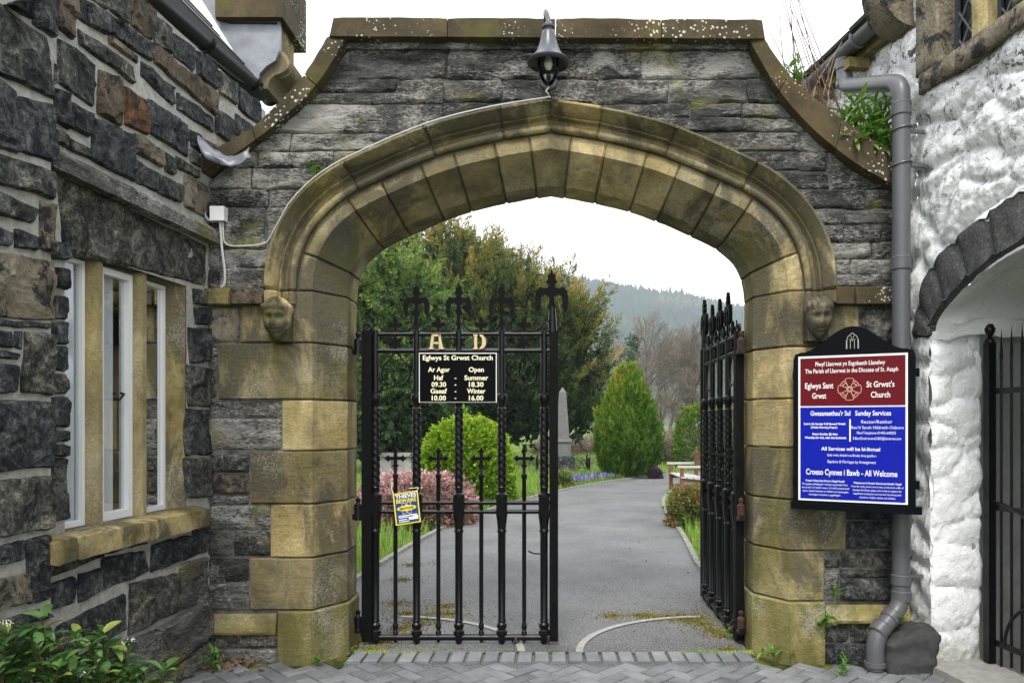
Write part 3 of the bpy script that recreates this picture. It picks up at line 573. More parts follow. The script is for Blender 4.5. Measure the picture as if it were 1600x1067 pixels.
# herringbone pavers
PAV = thing('brick_paving', None, None, (0, -0.5, 0)); PAV['kind'] = 'structure'
bw, bl_ = 0.1, 0.2; g = 0.004
def paver(w_, l_):
    m = MB(); x, y, b, h = w_ / 2 - g, l_ / 2 - g, 0.005, 0.0
    m.add([(-x,-y,-.05),(x,-y,-.05),(x,y,-.05),(-x,y,-.05),(-x,-y,h-.005),(x,-y,h-.005),(x,y,h-.005),(-x,y,h-.005),(-x+b,-y+b,h),(x-b,-y+b,h),(x-b,y-b,h),(-x+b,y-b,h)],
          [(0,1,5,4),(1,2,6,5),(2,3,7,6),(3,0,4,7),(4,5,9,8),(5,6,10,9),(6,7,11,10),(7,4,8,11),(8,9,10,11)])
    return m.build('brick', M['brick'], PAV, False)
b0 = paver(bw, bl_); first = True; rot45 = Matrix.Rotation(R(45), 3, 'Z'); rb = random.Random(5); nb = 0
def put(x, y, rz):
    global first
    o = b0 if first else dup(b0, PAV, (0, 0, 0)); first = False
    o.location = Vector((x, y, 0.008 + rb.uniform(-0.002, 0.003))) - ORI[PAV.name]; o.rotation_euler = (rb.uniform(-.012, .012), rb.uniform(-.012, .012), rz + rb.uniform(-.012, .012))
for i in range(-40, 40):
    for j in range(-40, 40):
        # one L-pair of the herringbone lattice: steps (0.1, 0.1) and (0.2, -0.2)
        bx, by = i * bw + j * 2 * bw, i * bw - j * 2 * bw
        for (ox, oy, rz) in ((bw / 2, bl_ / 2, 0.0), (bw + bl_ / 2, bw / 2, R(90))):
            q = rot45 @ Vector((bx + ox, by + oy, 0))
            if -2.25 < q.x < 2.45 and -1.12 < q.y < -0.125 and abs(q.x) * 1175 / (q.y + 5) < 900: put(q.x, q.y - 0.0, rz + R(45)); nb += 1
for i in range(24): put(-1.30 + i * 0.113, 0.055 + 0.0, rb.uniform(-.02, .02))
for sg in (-1, 1):                                                    # concrete tracks of the gate rollers
    m = MB(); cc = Vector((sg * 1.30, 0.17, 0.019)); rows = []
    for k in range(25):
        a = R(86 * k / 24); rows.append([cc + Vector((-sg * math.cos(a) * (1.10 + e), math.sin(a) * (0.98 + e), 0)) for e in (-0.026, 0.026)])
    m.grid(rows); o = m.build('gate_track', M['concrete']); o['kind'] = 'structure'
# ================================================================== the stone cottage on the left
HL = Vector(((325 - CX) * 5 / FOC, 0, 0)); kL = (940 - CX) / FOC
uL = Vector((-kL, -1, 0)).normalized(); nL = Vector((1, -kL, 0)).normalized()      # along the wall towards the camera; out of the wall
def Lp(s, z, off=0.0): return HL + uL * s + nL * off + Vector((0, 0, z))
def hitL(px, py, off=0.0):
    r = P(px, py, 1.0) - CAM; t = (HL + nL * off - CAM).dot(nL) / r.dot(nL); return CAM + r * t
def sL(px, off=0.0): return (hitL(px, 660, off) - HL).dot(uL)
COT = thing('stone_cottage', 'dark rubble stone cottage with pale pointing and a mullioned window left of the arch', 'house', tuple(Lp(1.0, 0)))
s_win0, s_win1 = sL(291), sL(101); SE = -(0.86 / abs(uL.y)); z_head = hitL(291, 447).z; z_sill = hitL(300, 790).z
def rect(m, s0, s1, z0, z1, off): m.grid([[Lp(s0 + (s1 - s0) * i / 4, z, off) for i in range(5)] for z in (z0, z1)])
m = MB(); ZT = 4.02
rect(m, SE, s_win0, -0.1, ZT, 0); rect(m, s_win0, s_win1, -0.1, z_sill, 0); rect(m, s_win0, s_win1, z_head, ZT, 0); rect(m, s_win1, 2.6, -0.1, ZT, 0)
m.grid([[Lp(SE, z, o) for o in (0, -3)] for z in (-0.1, ZT)])
m.build('mortar_bed', M['mortar'], COT, False)
s_q = sL(82, 0.07)
m = MB(); rect(m, s_q + 0.01, 6.5, -0.1, ZT + 0.5, 0.07); m.grid([[Lp(s_q + 0.01, z, o) for o in (0.07, 0)] for z in (-0.1, ZT + .5)]); m.build('mortar_bed', M['mortar'], COT, False)  # runs on unseen past the camera, added to cut side fill light
def lstone(q, off, mat, name='stone', proud=None, crag=None):
    q = [Vector(p) for p in q]
    q = [(Vector(p)) for p in q]
    # carry stones cut by the picture's edge on beyond it
    for a, b in ((0, 1), (3, 2)):
        if q[a].x <= 0: q[a] = q[a] + (q[a] - q[b]) * (60 / max(20, (q[b].x - q[a].x)))
    for a, b in ((0, 3), (1, 2)):
        if q[a].y <= 0: q[a] = q[a] + (q[a] - q[b]) * (25 / max(10, (q[b].y - q[a].y)))
    pr = RNG.uniform(0.018, 0.034) if proud is None else proud
    tl, tr, br, bl = [hitL(p.x, p.y, off) + nL * pr for p in q]; sd = RNG.random() * 60
    c = (tl + tr + br + bl) / 4
    tl, tr, br, bl = [c + (p - c) * 1.03 for p in (tl, tr, br, bl)]
    return gstone(name, qgrid((bl, br, tr, tl), 0.020, 0.009, 0.035, 0.011, sd), M[mat], COT, rec=0.020, bev=0.009, rough=0.007, freq=10, skirt=0.04, seed=sd, crag=0.005 if crag is None else crag * .5, ang=22, facet=0.012 if crag is None else 0.005, ffq=8.0)
D = 'dark'
FAR = [((88,0),(115,0),(113,65),(87,43),'stone_brown'), ((120,0),(132,0),(133,38),(119,28),D), ((134,2),(165,22),(165,56),(135,38),D), ((168,22),(235,68),(233,97),(168,52),D), ((122,45),(205,105),(207,131),(123,70),D),
 ((169,55),(212,85),(212,98),(170,70),'stone_buff'), ((90,60),(147,100),(144,170),(90,130),D), ((153,110),(189,125),(186,197),(150,176),'stone_brown'), ((194,136),(228,157),(229,212),(193,194),'stone_orange'), ((231,155),(291,194),(291,246),(231,208),D),
 ((220,97),(269,136),(269,167),(219,120),D), ((275,142),(331,184),(331,208),(275,171),D), ((242,72),(337,147),(333,180),(240,99),'stone_brown'), ((335,169),(365,190),(362,225),(335,208),D), ((367,178),(404,206),(403,228),(367,210),D),
 ((84,138),(106,147),(106,203),(84,192),D), ((109,160),(140,177),(137,214),(109,200),D), ((144,185),(206,212),(207,283),(142,252),D), ((84,200),(99,209),(99,229),(84,222),D), ((103,214),(140,233),(140,250),(103,233),D),
 ((208,208),(251,236),(251,261),(211,242),'stone_buff'), ((256,236),(270,247),(270,273),(256,266),D), ((274,244),(308,266),(308,280),(275,263),D), ((212,250),(243,268),(243,300),(212,286),D), ((246,270),(281,290),(281,318),(246,302),D),
 ((286,272),(324,292),(322,340),(286,322),'stone_buff'), ((296,202),(313,212),(313,241),(297,228),D), ((312,214),(333,227),(333,247),(314,240),D), ((296,234),(314,247),(314,262),(297,254),D), ((84,100),(88,103),(88,130),(84,130),D), ((170,-30),(200,-7),(200,38),(170,17),D), ((204,-4),(236,20),(236,63),(204,41),'stone_brown'), ((240,24),(266,46),(266,86),(240,66),D), ((270,50),(302,76),(302,114),(270,89),D), ((306,80),(337,104),(337,141),(306,117),D), ((341,110),(368,130),(368,166),(341,145),D), ((372,134),(404,160),(404,196),(372,170),D), ((134,-30),(166,-32),(166,16),(134,-4),D),
 ((300,450),(325,456),(325,477),(301,475),D), ((302,480),(325,482),(325,507),(303,506),D), ((293,511),(326,513),(326,564),(295,567),D), ((291,571),(326,574),(326,634),(292,635),D), ((290,639),(326,641),(326,710),(290,711),D), ((289,715),(327,717),(327,775),(290,778),D),
 ((76,870),(158,853),(154,873),(76,900),D), ((163,858),(196,848),(196,856),(163,866),D), ((200,849),(228,842),(228,850),(200,856),D), ((157,870),(225,859),(230,894),(159,922),D), ((237,851),(294,837),(295,872),(235,892),D), ((299,822),(323,815),(323,860),(299,869),D), ((75,912),(112,900),(115,942),(65,955),D),
 ((122,897),(155,888),(155,925),(121,940),D), ((202,912),(275,895),(279,953),(201,991),D), ((88,978),(192,927),(197,985),(77,1032),D), ((280,882),(322,870),(322,940),(278,953),'slate')]
for q in FAR: lstone(q[:4], 0.0, q[4])
for q in (((180,1010),(247,985),(265,1040),(180,1072)), ((250,982),(325,942),(338,984),(268,1040)), ((270,1046),(332,1002),(334,1060),(258,1098)), ((84,1046),(176,1012),(177,1074),(84,1110))):
    lstone(q, 0.05, 'slate', 'plinth_stone', 0.02, 0.008)
NEAR = [((0,0),(42,0),(33,30),(0,10),D), ((52,0),(84,0),(83,60),(48,38),D), ((0,22),(62,58),(82,155),(0,118),D), ((0,128),(22,145),(26,240),(0,230),D), ((29,152),(82,165),(82,255),(27,235),D), ((0,243),(82,268),(80,312),(0,288),D), ((0,300),(54,326),(48,350),(0,338),D),
 ((61,314),(81,318),(81,398),(60,388),'stone_buff'), ((0,355),(16,362),(16,386),(0,384),D), ((22,358),(55,367),(55,393),(22,387),D), ((0,395),(81,410),(81,502),(0,495),'stone_buff'), ((0,497),(76,507),(74,515),(0,509),D), ((0,513),(15,516),(15,542),(0,540),D), ((19,517),(33,518),(32,546),(19,543),D),
 ((0,547),(27,551),(26,562),(0,560),D), ((0,566),(23,571),(22,613),(0,613),D), ((37,518),(80,524),(78,617),(32,611),D), ((0,625),(80,628),(78,729),(0,735),D), ((0,750),(79,742),(77,825),(0,838),D), ((0,850),(33,843),(33,876),(0,882),D), ((40,845),(77,834),(76,935),(42,941),D), ((0,905),(40,893),(41,940),(0,952),'stone_buff'),
 ((0,967),(60,950),(77,965),(0,985),D), ((0,995),(77,976),(77,1050),(0,1067),D), ((58,20),(83,62),(83,130),(76,120),D)]
for q in NEAR[:-1]: lstone(q[:4], 0.07, q[4])
for a, b, c, d in ((377, 382, 407, 405), (418, 420, 453, 449), (460, 462, 499, 496), (502, 503, 539, 536), (541, 543, 578, 575), (583, 585, 616, 613), (620, 620, 667, 667), (672, 672, 690, 690), (694, 694, 714, 714), (718, 716, 812, 815)):
    lstone(((78, a), (104, b), (103, c), (78, d)), 0.0, D)
# label mould, lintel and sandstone window
def lbar(name, p0, p1, h, off0, off1, mat, rough=0.006, crag=0.0, slope=0.0):
    s0, s1 = (hitL(*p0, off1) - HL).dot(uL), (hitL(*p1, off1) - HL).dot(uL); z = (hitL(*p0, off1).z + hitL(*p1, off1).z) / 2; n = 22
    sec = [(off0, z - h), (off1 * .6, z - h), (off1, z - h), (off1, z - h * .5), (off1, z - 0.01), (off1 * .6, z + slope * .4), (off0, z + slope)]
    rows = [[Lp(s0 + (s1 - s0) * t, zz, o) for o, zz in sec] for t in spaced(n, abs(s1 - s0), .012)]
    return gstone(name, rows, mat, COT, rec=0.008, bev=0.01, rough=rough, freq=7, skirt=0.02, toward=(0, -4, 1.8), crag=crag)
lbar('label_mould', (85, 241), (346, 357), 0.085, -0.01, 0.085, M['slate'], 0.006, 0.004, 0.05)
for q in (((86, 265), (326, 383), (324, 450), (100, 392)),):
    tl, tr, br, bl = [hitL(*p, 0.012) for p in q]; gstone('lintel', qgrid((bl, br, tr, tl), 0.03, 0.02, 0.02, 0.008, 3.0), M['dark'], COT, rec=0.02, bev=0.015, rough=0.006, crag=0.004, seed=3.0, skirt=0.16, facet=0.008, ffq=5.0, ang=24)
WIN = mk('window', [Lp(s_win0, z_sill, -0.16), Lp(s_win1, z_sill, -0.16), Lp(s_win1, z_head, -0.16), Lp(s_win0, z_head, -0.16), Lp(s_win0, z_sill, -0.17), Lp(s_win1, z_sill, -0.17), Lp(s_win1, z_head, -0.17), Lp(s_win0, z_head, -0.17)],
         [(0, 1, 5, 4), (1, 2, 6, 5), (2, 3, 7, 6), (3, 0, 4, 7)], M['sand'], COT)
zl = hitL(250, 455, -0.13).z + 0.02
def wprism(name, pts, z0, z1, mat, parent):                           # pts (s, off)
    return MB().prism([Lp(s, z0, o) for s, o in pts], (0, 0, z1 - z0)).build(name, mat, parent, False)
s1, s2 = sL(157, -0.02), sL(226, -0.02); GO = -0.085
for s in (s1, s2): wprism('mullion', [(s - 0.05, GO - .03), (s - 0.05, GO), (s - 0.018, -0.02), (s + 0.018, -0.02), (s + 0.05, GO), (s + 0.05, GO - .03)], z_sill - 0.02, zl + 0.06, M['sand_clean'], WIN)
wprism('jamb', [(s_win0 - 0.02, GO - .03), (s_win0 + 0.11, GO - .03), (s_win0 + 0.11, GO), (s_win0 + 0.005, -0.005), (s_win0 - 0.02, -0.005)], z_sill - 0.02, z_head + 0.02, M['sand'], WIN)
wprism('jamb', [(s_win1 + 0.02, GO - .03), (s_win1 - 0.05, GO - .03), (s_win1 - 0.05, GO), (s_win1 - 0.0, -0.005), (s_win1 + 0.02, -0.005)], z_sill - 0.02, z_head + 0.02, M['sand'], WIN)
m = MB(); m.prism([Lp(s_win0 - .02, zz, o) for o, zz in ((GO - .03, zl), (GO, zl), (-0.03, zl + 0.10), (-0.03, z_head + 0.03), (GO - .03, z_head + 0.03))], uL * (s_win1 - s_win0 + .04)); m.build('window_head', M['sand_clean'], WIN, False)
lights = [(s2 - 0.05, s_win0 + 0.11), (s1 - 0.05, s2 + 0.05), (s_win1 - 0.05, s1 + 0.05)]
for i, (a, b) in enumerate(lights):
    lo, hi = min(a, b) , max(a, b); fw = 0.022 if i != 1 else 0.034
    for (x0, x1, z0, z1) in ((lo, lo + fw, z_sill, zl), (hi - fw, hi, z_sill, zl), (lo + fw, hi - fw, z_sill, z_sill + fw * 1.3), (lo + fw, hi - fw, zl - fw, zl)):
        MB().obox(Lp(x0, z0, GO - 0.02), uL * (x1 - x0), Vector((0, 0, z1 - z0)), nL * (0.035 if i != 1 else 0.045)).build('window_frame', M['white_paint'], WIN, False)
    m = MB(); m.grid([[Lp(lo + fw, z, GO - 0.004), Lp(hi - fw, z, GO - 0.004)] for z in (z_sill + fw, zl - fw)]); m.build('pane', M['glass'], WIN, False)
    # net curtain folds behind the outer lights
    if i != 1 or True:
        rows = []; f0, f1 = (lo, hi) if i != 1 else (lo + (hi - lo) * 0.30, hi)
        for z in (z_sill, zl): rows.append([Lp(f0 + (f1 - f0) * k / 24, z, GO - 0.035 - 0.012 * math.sin(k * 1.9) ) for k in range(25)])
        m = MB(); m.grid(rows); m.build('curtain', M['curtain'], WIN, True, 180)
MB().tube([Lp(s2 + 0.135, 0, -0.075) + Vector((0, 0, hitL(172, 612).z - 0.0)), Lp(s2 + 0.15, hitL(172, 612).z - 0.005, -0.045), Lp(s2 + 0.19, hitL(172, 612).z - 0.04, -0.045)], 0.007, 6).build('handle', M['black_plastic'], WIN)
MB().obox(Lp(SE, -0.1, -0.55), uL * 4, Vector((0, 0, 4.0)), nL * -0.02).build('back_wall', M['dark_room'], COT, False)
# the window sill in two stones
def sill(p0, p1, name='window_sill'):
    off1 = 0.12; s0, s1_ = (hitL(*p0, off1) - HL).dot(uL), (hitL(*p1, off1) - HL).dot(uL); z = z_sill
    sec = [(0.0, z - 0.125), (off1 * .5, z - 0.125), (off1 - .004, z - 0.125), (off1, z - 0.09), (off1, z - 0.05), (off1 - .004, z - 0.018), (off1 * .55, z - 0.008), (0.0, z), (GO - 0.02, z + 0.004)]
    rows = [[Lp(s0 + (s1_ - s0) * t, zz + (0.004 * noise.noise(Vector((t * 9, o * 30, 0)))), o) for o, zz in sec] for t in spaced(16, abs(s1_ - s0), .012)]
    return gstone(name, rows, M['sand_sill'], COT, rec=0.008, bev=0.01, rough=0.007, freq=8, skirt=0.03, toward=(0, -4, 2.4))
sill((86, 832), (124, 826)); sill((125, 826), (331, 786))
# eaves: gutter, brackets, slates, kneeler and lead
zg = hitL(430, 172, 0.1).z; off_g = 0.13; sg0 = (hitL(430, 150, off_g) - HL).dot(uL)
P0g = P(424, 158, 5.98); zg = P0g.z + 0.0
gl0 = P0g; 
sG = (gl0 - HL).dot(uL); oG = (gl0 - HL).dot(nL)
m = MB(); rows = []; hn = hitL(232, 0, oG); s_n = (hn - HL).dot(uL); zG = lambda s: zg + (hn.z - zg) * (s - sG) / (s_n - sG)      # the gutter runs with a slight fall
for t in range(2):
    s = sG if t == 0 else 2.9
    rows.append([Lp(s, zG(s) + 0.062 * math.sin(-a) + 0.03, oG - 0.062 * math.cos(a)) for a in [math.pi * k / 10 for k in range(11)]] + [Lp(s, zG(s) + 0.03 + 0.055 * math.sin(-a), oG + 0.055 * math.cos(a)) for a in [math.pi * k / 10 for k in range(11)]])
GUT = MB().grid(rows).build('gutter', M['black_plastic'], COT, True, 60)
for s in (sG + 0.015, sG + 0.34, sG + 1.0, sG + 1.75, sG + 2.5):
    m = MB(); m.tube([Lp(s, zG(s) + 0.03 + 0.068 * math.sin(-a), oG - 0.068 * math.cos(a)) for a in [math.pi * k / 12 for k in range(-1, 14)]], 0.012, 6); m.build('gutter_bracket', M['black_plastic'], GUT)
m = MB(); m.prism([Lp(sG, zg + 0.03 + 0.06 * math.sin(-a), oG - 0.06 * math.cos(a)) for a in [math.pi * k / 10 for k in range(11)]], uL * 0.01); m.build('stop_end', M['black_plastic'], GUT)
MB().obox(Lp(SE + 0.02, zg - 0.06, 0.0), uL * 3.9, Vector((0, 0, 0.12)), nL * (oG - 0.075)).build('soffit_board', M['dark_room'], COT, False)
ROOF = thing('tmp', None, None); bpy.data.objects.remove(ROOF)
pitch = R(50); ru = (-nL * math.cos(pitch) + Vector((0, 0, math.sin(pitch)))); e0 = Lp(SE + 0.30, zg + 0.075, oG - 0.03)
ROOF = MB().obox(e0 - ru * 0.02 - Vector((0, 0, 0.05)), uL * 3.5, ru * 3.0, (ru.cross(uL)).normalized() * -0.02).build('roof', M['slate_tile'], COT, False)
nr = ru.cross(uL).normalized(); nr = nr if nr.z > 0 else -nr
t0 = None
for i in range(9):
    for j in range(13):
        o_ = e0 + ru * (i * 0.19) + uL * (j * 0.26 + (0.13 if i % 2 else 0)) + nr * 0.012
        if t0 is None:
            t0 = MB().add([o_ + nr * 0.016, o_ + uL * .255 + nr * 0.016, o_ + uL * .255 + ru * .36, o_ + ru * .36, o_, o_ + uL * .255, o_ + uL * .255 + ru * .36 - nr * .01, o_ + ru * .36 - nr * .01], [(0, 1, 2, 3), (0, 4, 5, 1), (4, 7, 6, 5), (1, 5, 6, 2), (0, 3, 7, 4)]).build('slate', M['slate_tile'], ROOF, False); b_t = t0.location.copy(); b_o = o_
        else: dup(t0, ROOF, b_t + (o_ - b_o))
def yprism(name, pts, ya, yb, mat, parent):
    d0 = 5 + ya
    return MB().prism([P(x, y, d0) for x, y in pts], (0, yb - ya, 0)).build(name, mat, parent, True, 30)
def sub(a, b, n): return [(a[0] + (b[0] - a[0]) * i / n, a[1] + (b[1] - a[1]) * i / n) for i in range(n)]
kn = [(300, -40), (340, -40), (437, -40), (437, 84), (436, 92)]
curl = [tuple(p)[:2] for p in crom([(436, 80, 0), (446, 84, 0), (452, 95, 0), (449, 107, 0), (440, 114, 0), (428, 119, 0), (421, 127, 0), (418, 139, 0)], 4)]
yprism('kneeler_lead', [(296, -30), (437, -30), (437, 72), (435, 82), (430, 95), (416, 104), (405, 116), (406, 138), (398, 130), (372, 92)], 0.66, 0.70, M['lead'], COT)
yprism('kneeler', [(330, -30), (437, -30), (437, 80)] + curl + [(410, 139), (396, 112), (372, 80)], 0.702, 1.02, M['sand_mould'], COT)
MB().obox(P(336, 27, 5.60), Vector((P(441, 27, 5.60) - P(336, 27, 5.60))), Vector((0, 0, 0.42)), Vector((0, 0.55, 0))).build('gable_coping', M['coping'], COT)
MB().tube([P(338, 30, 5.655), P(360, 36, 5.655), P(432, 37, 5.655), P(452, 52, 6.0)], 0.008, 6).build('roof_cable', M['black_plastic'], COT)
# lead flashing folded over the end of the wall coping
m = MB(); rows = []
for k in range(13):
    t = k / 12; row = []
    for j in range(8):
        v = j / 7; a = P(308 + 82 * t, 206 + 34 * math.sin(t * 2.6) - 2 * t + 8 * t, 4.86); b = P(318 + 74 * t, 236 + 26 * math.sin(t * 2.2 + .3) - 4 * t, 4.76)
        p = a.lerp(b, v) + Vector((0, -0.03 * math.sin(v * 3) + 0.02 * noise.noise(Vector((t * 5, v * 4, 1))), 0.025 * noise.noise(Vector((t * 6, v * 3, 7))))); row.append(p)
    rows.append(row)
m.grid(rows); fl = m.build('lead_flashing', M['lead'], None, True, 50); tag(fl, 'crumpled grey lead flashing hanging over the left end of the arch coping', 'flashing')
md = fl.modifiers.new('s', 'SOLIDIFY'); md.thickness = 0.004

rr_ = random.Random(8); z = 0.02; s00 = sL(-60, 0.07) + 0.02
for i in range(13):
    h_ = rr_.uniform(0.22, 0.40); s = s00 + rr_.uniform(0, .06)
    while s < 3.4:
        l_ = rr_.uniform(0.2, 0.5); c4 = [Lp(s + l_, z + rr_.uniform(0, .02), 0.095), Lp(s, z + rr_.uniform(0, .02), 0.095), Lp(s, z + h_ - rr_.uniform(.015, .035), 0.095), Lp(s + l_, z + h_ - rr_.uniform(.015, .035), 0.095)]; sd_ = rr_.random() * 50
        gstone('stone', qgrid(c4, 0.05, 0.02, 0.1, 0.012, sd_), M['dark'], COT, rec=0.024, bev=0.02, rough=0.014, crag=0.014, seed=sd_, toward=(0, -3, z)); s += l_ + rr_.uniform(.02, .035)
    z += h_
# ================================================================== the whitewashed house on the right
HR = Vector(((1425 - CX) * 5 / FOC, 0, 0)); kR = (690 - CX) / FOC
uR = Vector((-kR, -1, 0)).normalized(); nR = Vector((-1, kR, 0)).normalized()
def Rp(s, z, off=0.0): return HR + uR * s + nR * off + Vector((0, 0, z))
def hitR(px, py, off=0.0):
    r = P(px, py, 1.0) - CAM; t = (HR + nR * off - CAM).dot(nR) / r.dot(nR); return CAM + r * t
def szR(px, py, off=0.0):
    q = hitR(px, py, off) - HR; return q.dot(uR), q.z
WH = thing('whitewashed_house', 'whitewashed rubble house with a dark stone arch and leaded window right of the drainpipe', 'house', tuple(Rp(0.3, 0)))
def lump(p, amp=1.0):                                                 # rubble showing as lumps under the limewash
    d, pts = noise.voronoi(Vector((p.x * 2.4, p.y * 2.4, p.z * 3.6)) + Vector((1, 1, 1)) * 0.35 * noise.noise(p * 3), distance_metric='DISTANCE', exponent=2.5)
    e = min(1.0, (d[1] - d[0]) * 2.4)
    return amp * (0.050 * (e ** 0.55) - 0.03 + 0.009 * fr(p * 5, 3) + 0.014 * abs(fr(p * 13, 3)) - 0.005 + 0.005 * fr(p * 45, 2))
inC = crom([(0.20, 2.14, 0), (0.25, 2.26, 0), (0.468, 2.41, 0), (0.71, 2.51, 0), (0.97, 2.565, 0), (1.35, 2.60, 0), (1.73, 2.565, 0), (2.1, 2.46, 0), (2.45, 2.26, 0), (2.50, 2.14, 0)], 8)
outC = crom([(0.03, 2.16, 0), (0.15, 2.50, 0), (0.35, 2.662, 0), (0.63, 2.76, 0), (0.97, 2.838, 0), (1.35, 2.88, 0), (1.73, 2.84, 0), (2.1, 2.74, 0), (2.55, 2.5, 0), (2.68, 2.16, 0)], 8)
m = MB(); JS = 0.20
def wgrid(sA, sB, zlo, zhi, ns, nz, fn=lambda s, z: 0.0):
    rows = []
    for i in range(nz + 1):
        row = []
        for j in range(ns + 1):
            s = sA + (sB - sA) * j / ns; a = zlo(s) if callable(zlo) else zlo; b = zhi(s) if callable(zhi) else zhi; z = a + (b - a) * i / nz
            p = Rp(s, z); row.append(p + nR * (lump(p) + fn(s, z)))
        rows.append(row)
    m.grid(rows)
def oz(s):
    for a, b in zip(outC, outC[1:]):
        if a.x <= s <= b.x: return a.y + (b.y - a.y) * (s - a.x) / ((b.x - a.x) or 1) - 0.04
    return 2.12
wgrid(3.2, 6.5, -0.05, 5.4, 30, 40); wgrid(0.03, 1.6, oz, 5.4, 120, 190, lambda s, z: -0.26 if (z > 3.74 and 0.09 < s < 1.44) else 0.0); wgrid(1.6, 3.2, oz, 5.4, 40, 60, lambda s, z: -0.26 if (z > 3.74 and 0.09 < s < 1.44) else 0.0); wgrid(-2.1, 0.03, -0.05, 4.45, 60, 150); wgrid(0.03, JS, -0.05, oz, 10, 90)  # the first, plain stretch is unseen, added to hold back light from the side
m.build('wall', M['white'], WH, True, 60)
# jamb of the opening (faces the camera) and soffit
m = MB(); rows = []
for i in range(121):
    z = -0.02 + 2.2 * i / 120; row = []
    for j in range(31):
        t = j / 30; q = Rp(JS, z, -0.34 * t); dd = lump(q * 1.15 + Vector((3, 0, 0)), 0.75); edge = 0.02 * noise.noise(Vector((0, 3, z * 5)))
        row.append(q + uR * (dd - 0.02 * (1 - min(1, t * 8)) ** 2 + 0.01) + nR * (-edge * t))
    rows.append(row)
m.grid(rows); m.build('jamb', M['white'], WH, True, 60)
m = MB(); rows = []
for p in inC: rows.append([Rp(p.x, p.y, -0.02 - o_) + Vector((0, 0, 0.6 * lump(Rp(p.x, p.y, -o_)) - 0.01 + 0.12 * min(1, o_ / .34) * (1 if p.x > 0.25 else 0.2))) + uR * (0.10 * min(1, o_ / .34) if p.x < 0.25 else 0) for o_ in [0, .04, .08, .13, .18, .23, .28, .33, .4, .5, .7, 1.0, 1.4, 1.8, 2.2]])
m.grid(rows); m.build('soffit', M['white'], WH, True, 60)
MB().obox(Rp(-0.4, -0.05, -0.03), uR * (JS + 0.385), Vector((0, 0, 2.3)), nR * -0.32).build('pier_core', M['white'], WH, False)
m = MB(); rows = []
for i in range(40):
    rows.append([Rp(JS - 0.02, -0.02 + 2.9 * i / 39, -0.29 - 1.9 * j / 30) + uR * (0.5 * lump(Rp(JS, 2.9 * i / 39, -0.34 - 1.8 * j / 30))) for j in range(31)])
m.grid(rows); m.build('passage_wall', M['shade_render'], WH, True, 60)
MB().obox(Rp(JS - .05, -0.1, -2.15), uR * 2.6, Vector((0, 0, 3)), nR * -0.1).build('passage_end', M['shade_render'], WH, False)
MB().obox(Rp(2.55, -0.1, 0.0), uR * 0.65, Vector((0, 0, 2.35)), nR * -2.2).build('near_pier', M['white'], WH, False)
# arch stones
n = len(inC) - 1; cuts = [0, 5, 12, 19, 26, 33, 39, 46, 53, 60, 66, n]
for a, b in zip(cuts, cuts[1:]):
    k = max(3, b - a); rows = []
    for i in range(k + 1):
        f = a + (b - a) * (i / k) * 0.97 + (b - a) * 0.015; j = min(int(f), n - 1); p = inC[j].lerp(inC[j+1], f - j); q = outC[j].lerp(outC[j+1], f - j)
        rows.append([Rp(p.x, p.y, -0.06)] + [Rp(p.x + (q.x - p.x) * t, p.y + (q.y - p.y) * t, 0.03) for t in (0.0, 0.04, 0.25, 0.5, 0.75, 0.96, 1.0)] + [Rp(q.x, q.y, -0.02)])
    gstone('arch_stone', rows, M['granite_dark'] if 'granite_dark' in M else M['dark'], WH, rec=0.02, bev=0.012, rough=0.010, freq=12, skirt=0.01, toward=(0, -4.5, 1.5), crag=0.010)
# leaded window
z_s = 3.71; wa, wb = szR(1476, 100)[0], szR(1592, 40)[0]; mid0, mid1 = szR(1516, 100)[0], szR(1545, 60)[0]; zs2 = 3.835
WW = MB().obox(Rp(-0.0, zs2 - 0.01, -0.115), uR * 1.0, Vector((0, 0, 1.4)), nR * -0.01).build('window', M['dark_room'], WH, False)
def rbox(name, sa, sb, za, zb, o0, o1, mat, par=WH, rough=0.004):
    sec = [(o0, za), (o1, za), (o1, zb), (o0, zb)]
    rows = [[Rp(s, z, o1) for s in [sa + (sb - sa) * t for t in spaced(max(4, int((sb - sa) / .04)), sb - sa, .012)]] for z in [za + (zb - za) * t for t in spaced(max(4, int((zb - za) / .04)), zb - za, .012)]]
    return gstone(name, rows, mat, par, rec=0.01, bev=0.012, rough=rough, freq=9, skirt=abs(o1 - o0), toward=(0, -4.5, 1.5))
rbox('window_sill', szR(1446, 150)[0], szR(1503, 110)[0], z_s, zs2, -0.14, 0.055, M['stone_buff'], WW); rbox('window_sill', szR(1504, 110)[0], 1.5, z_s, zs2, -0.14, 0.055, M['stone_buff'], WW)
rbox('window_jamb', szR(1440, 60)[0], wa - 0.002, zs2 + .003, 4.5, -0.14, 0.05, M['stone_buff'], WW); rbox('window_jamb', szR(1440, 60)[0], wa - 0.002, 4.503, 5.2, -0.14, 0.05, M['stone_buff'], WW)
rbox('mullion', mid0, mid1 - 0.02, zs2 + .003, 5.2, -0.14, 0.0, M['sand_clean'], WW); rbox('window_jamb', wb, 1.45, zs2 + .003, 5.2, -0.14, 0.05, M['stone_buff'], WW)
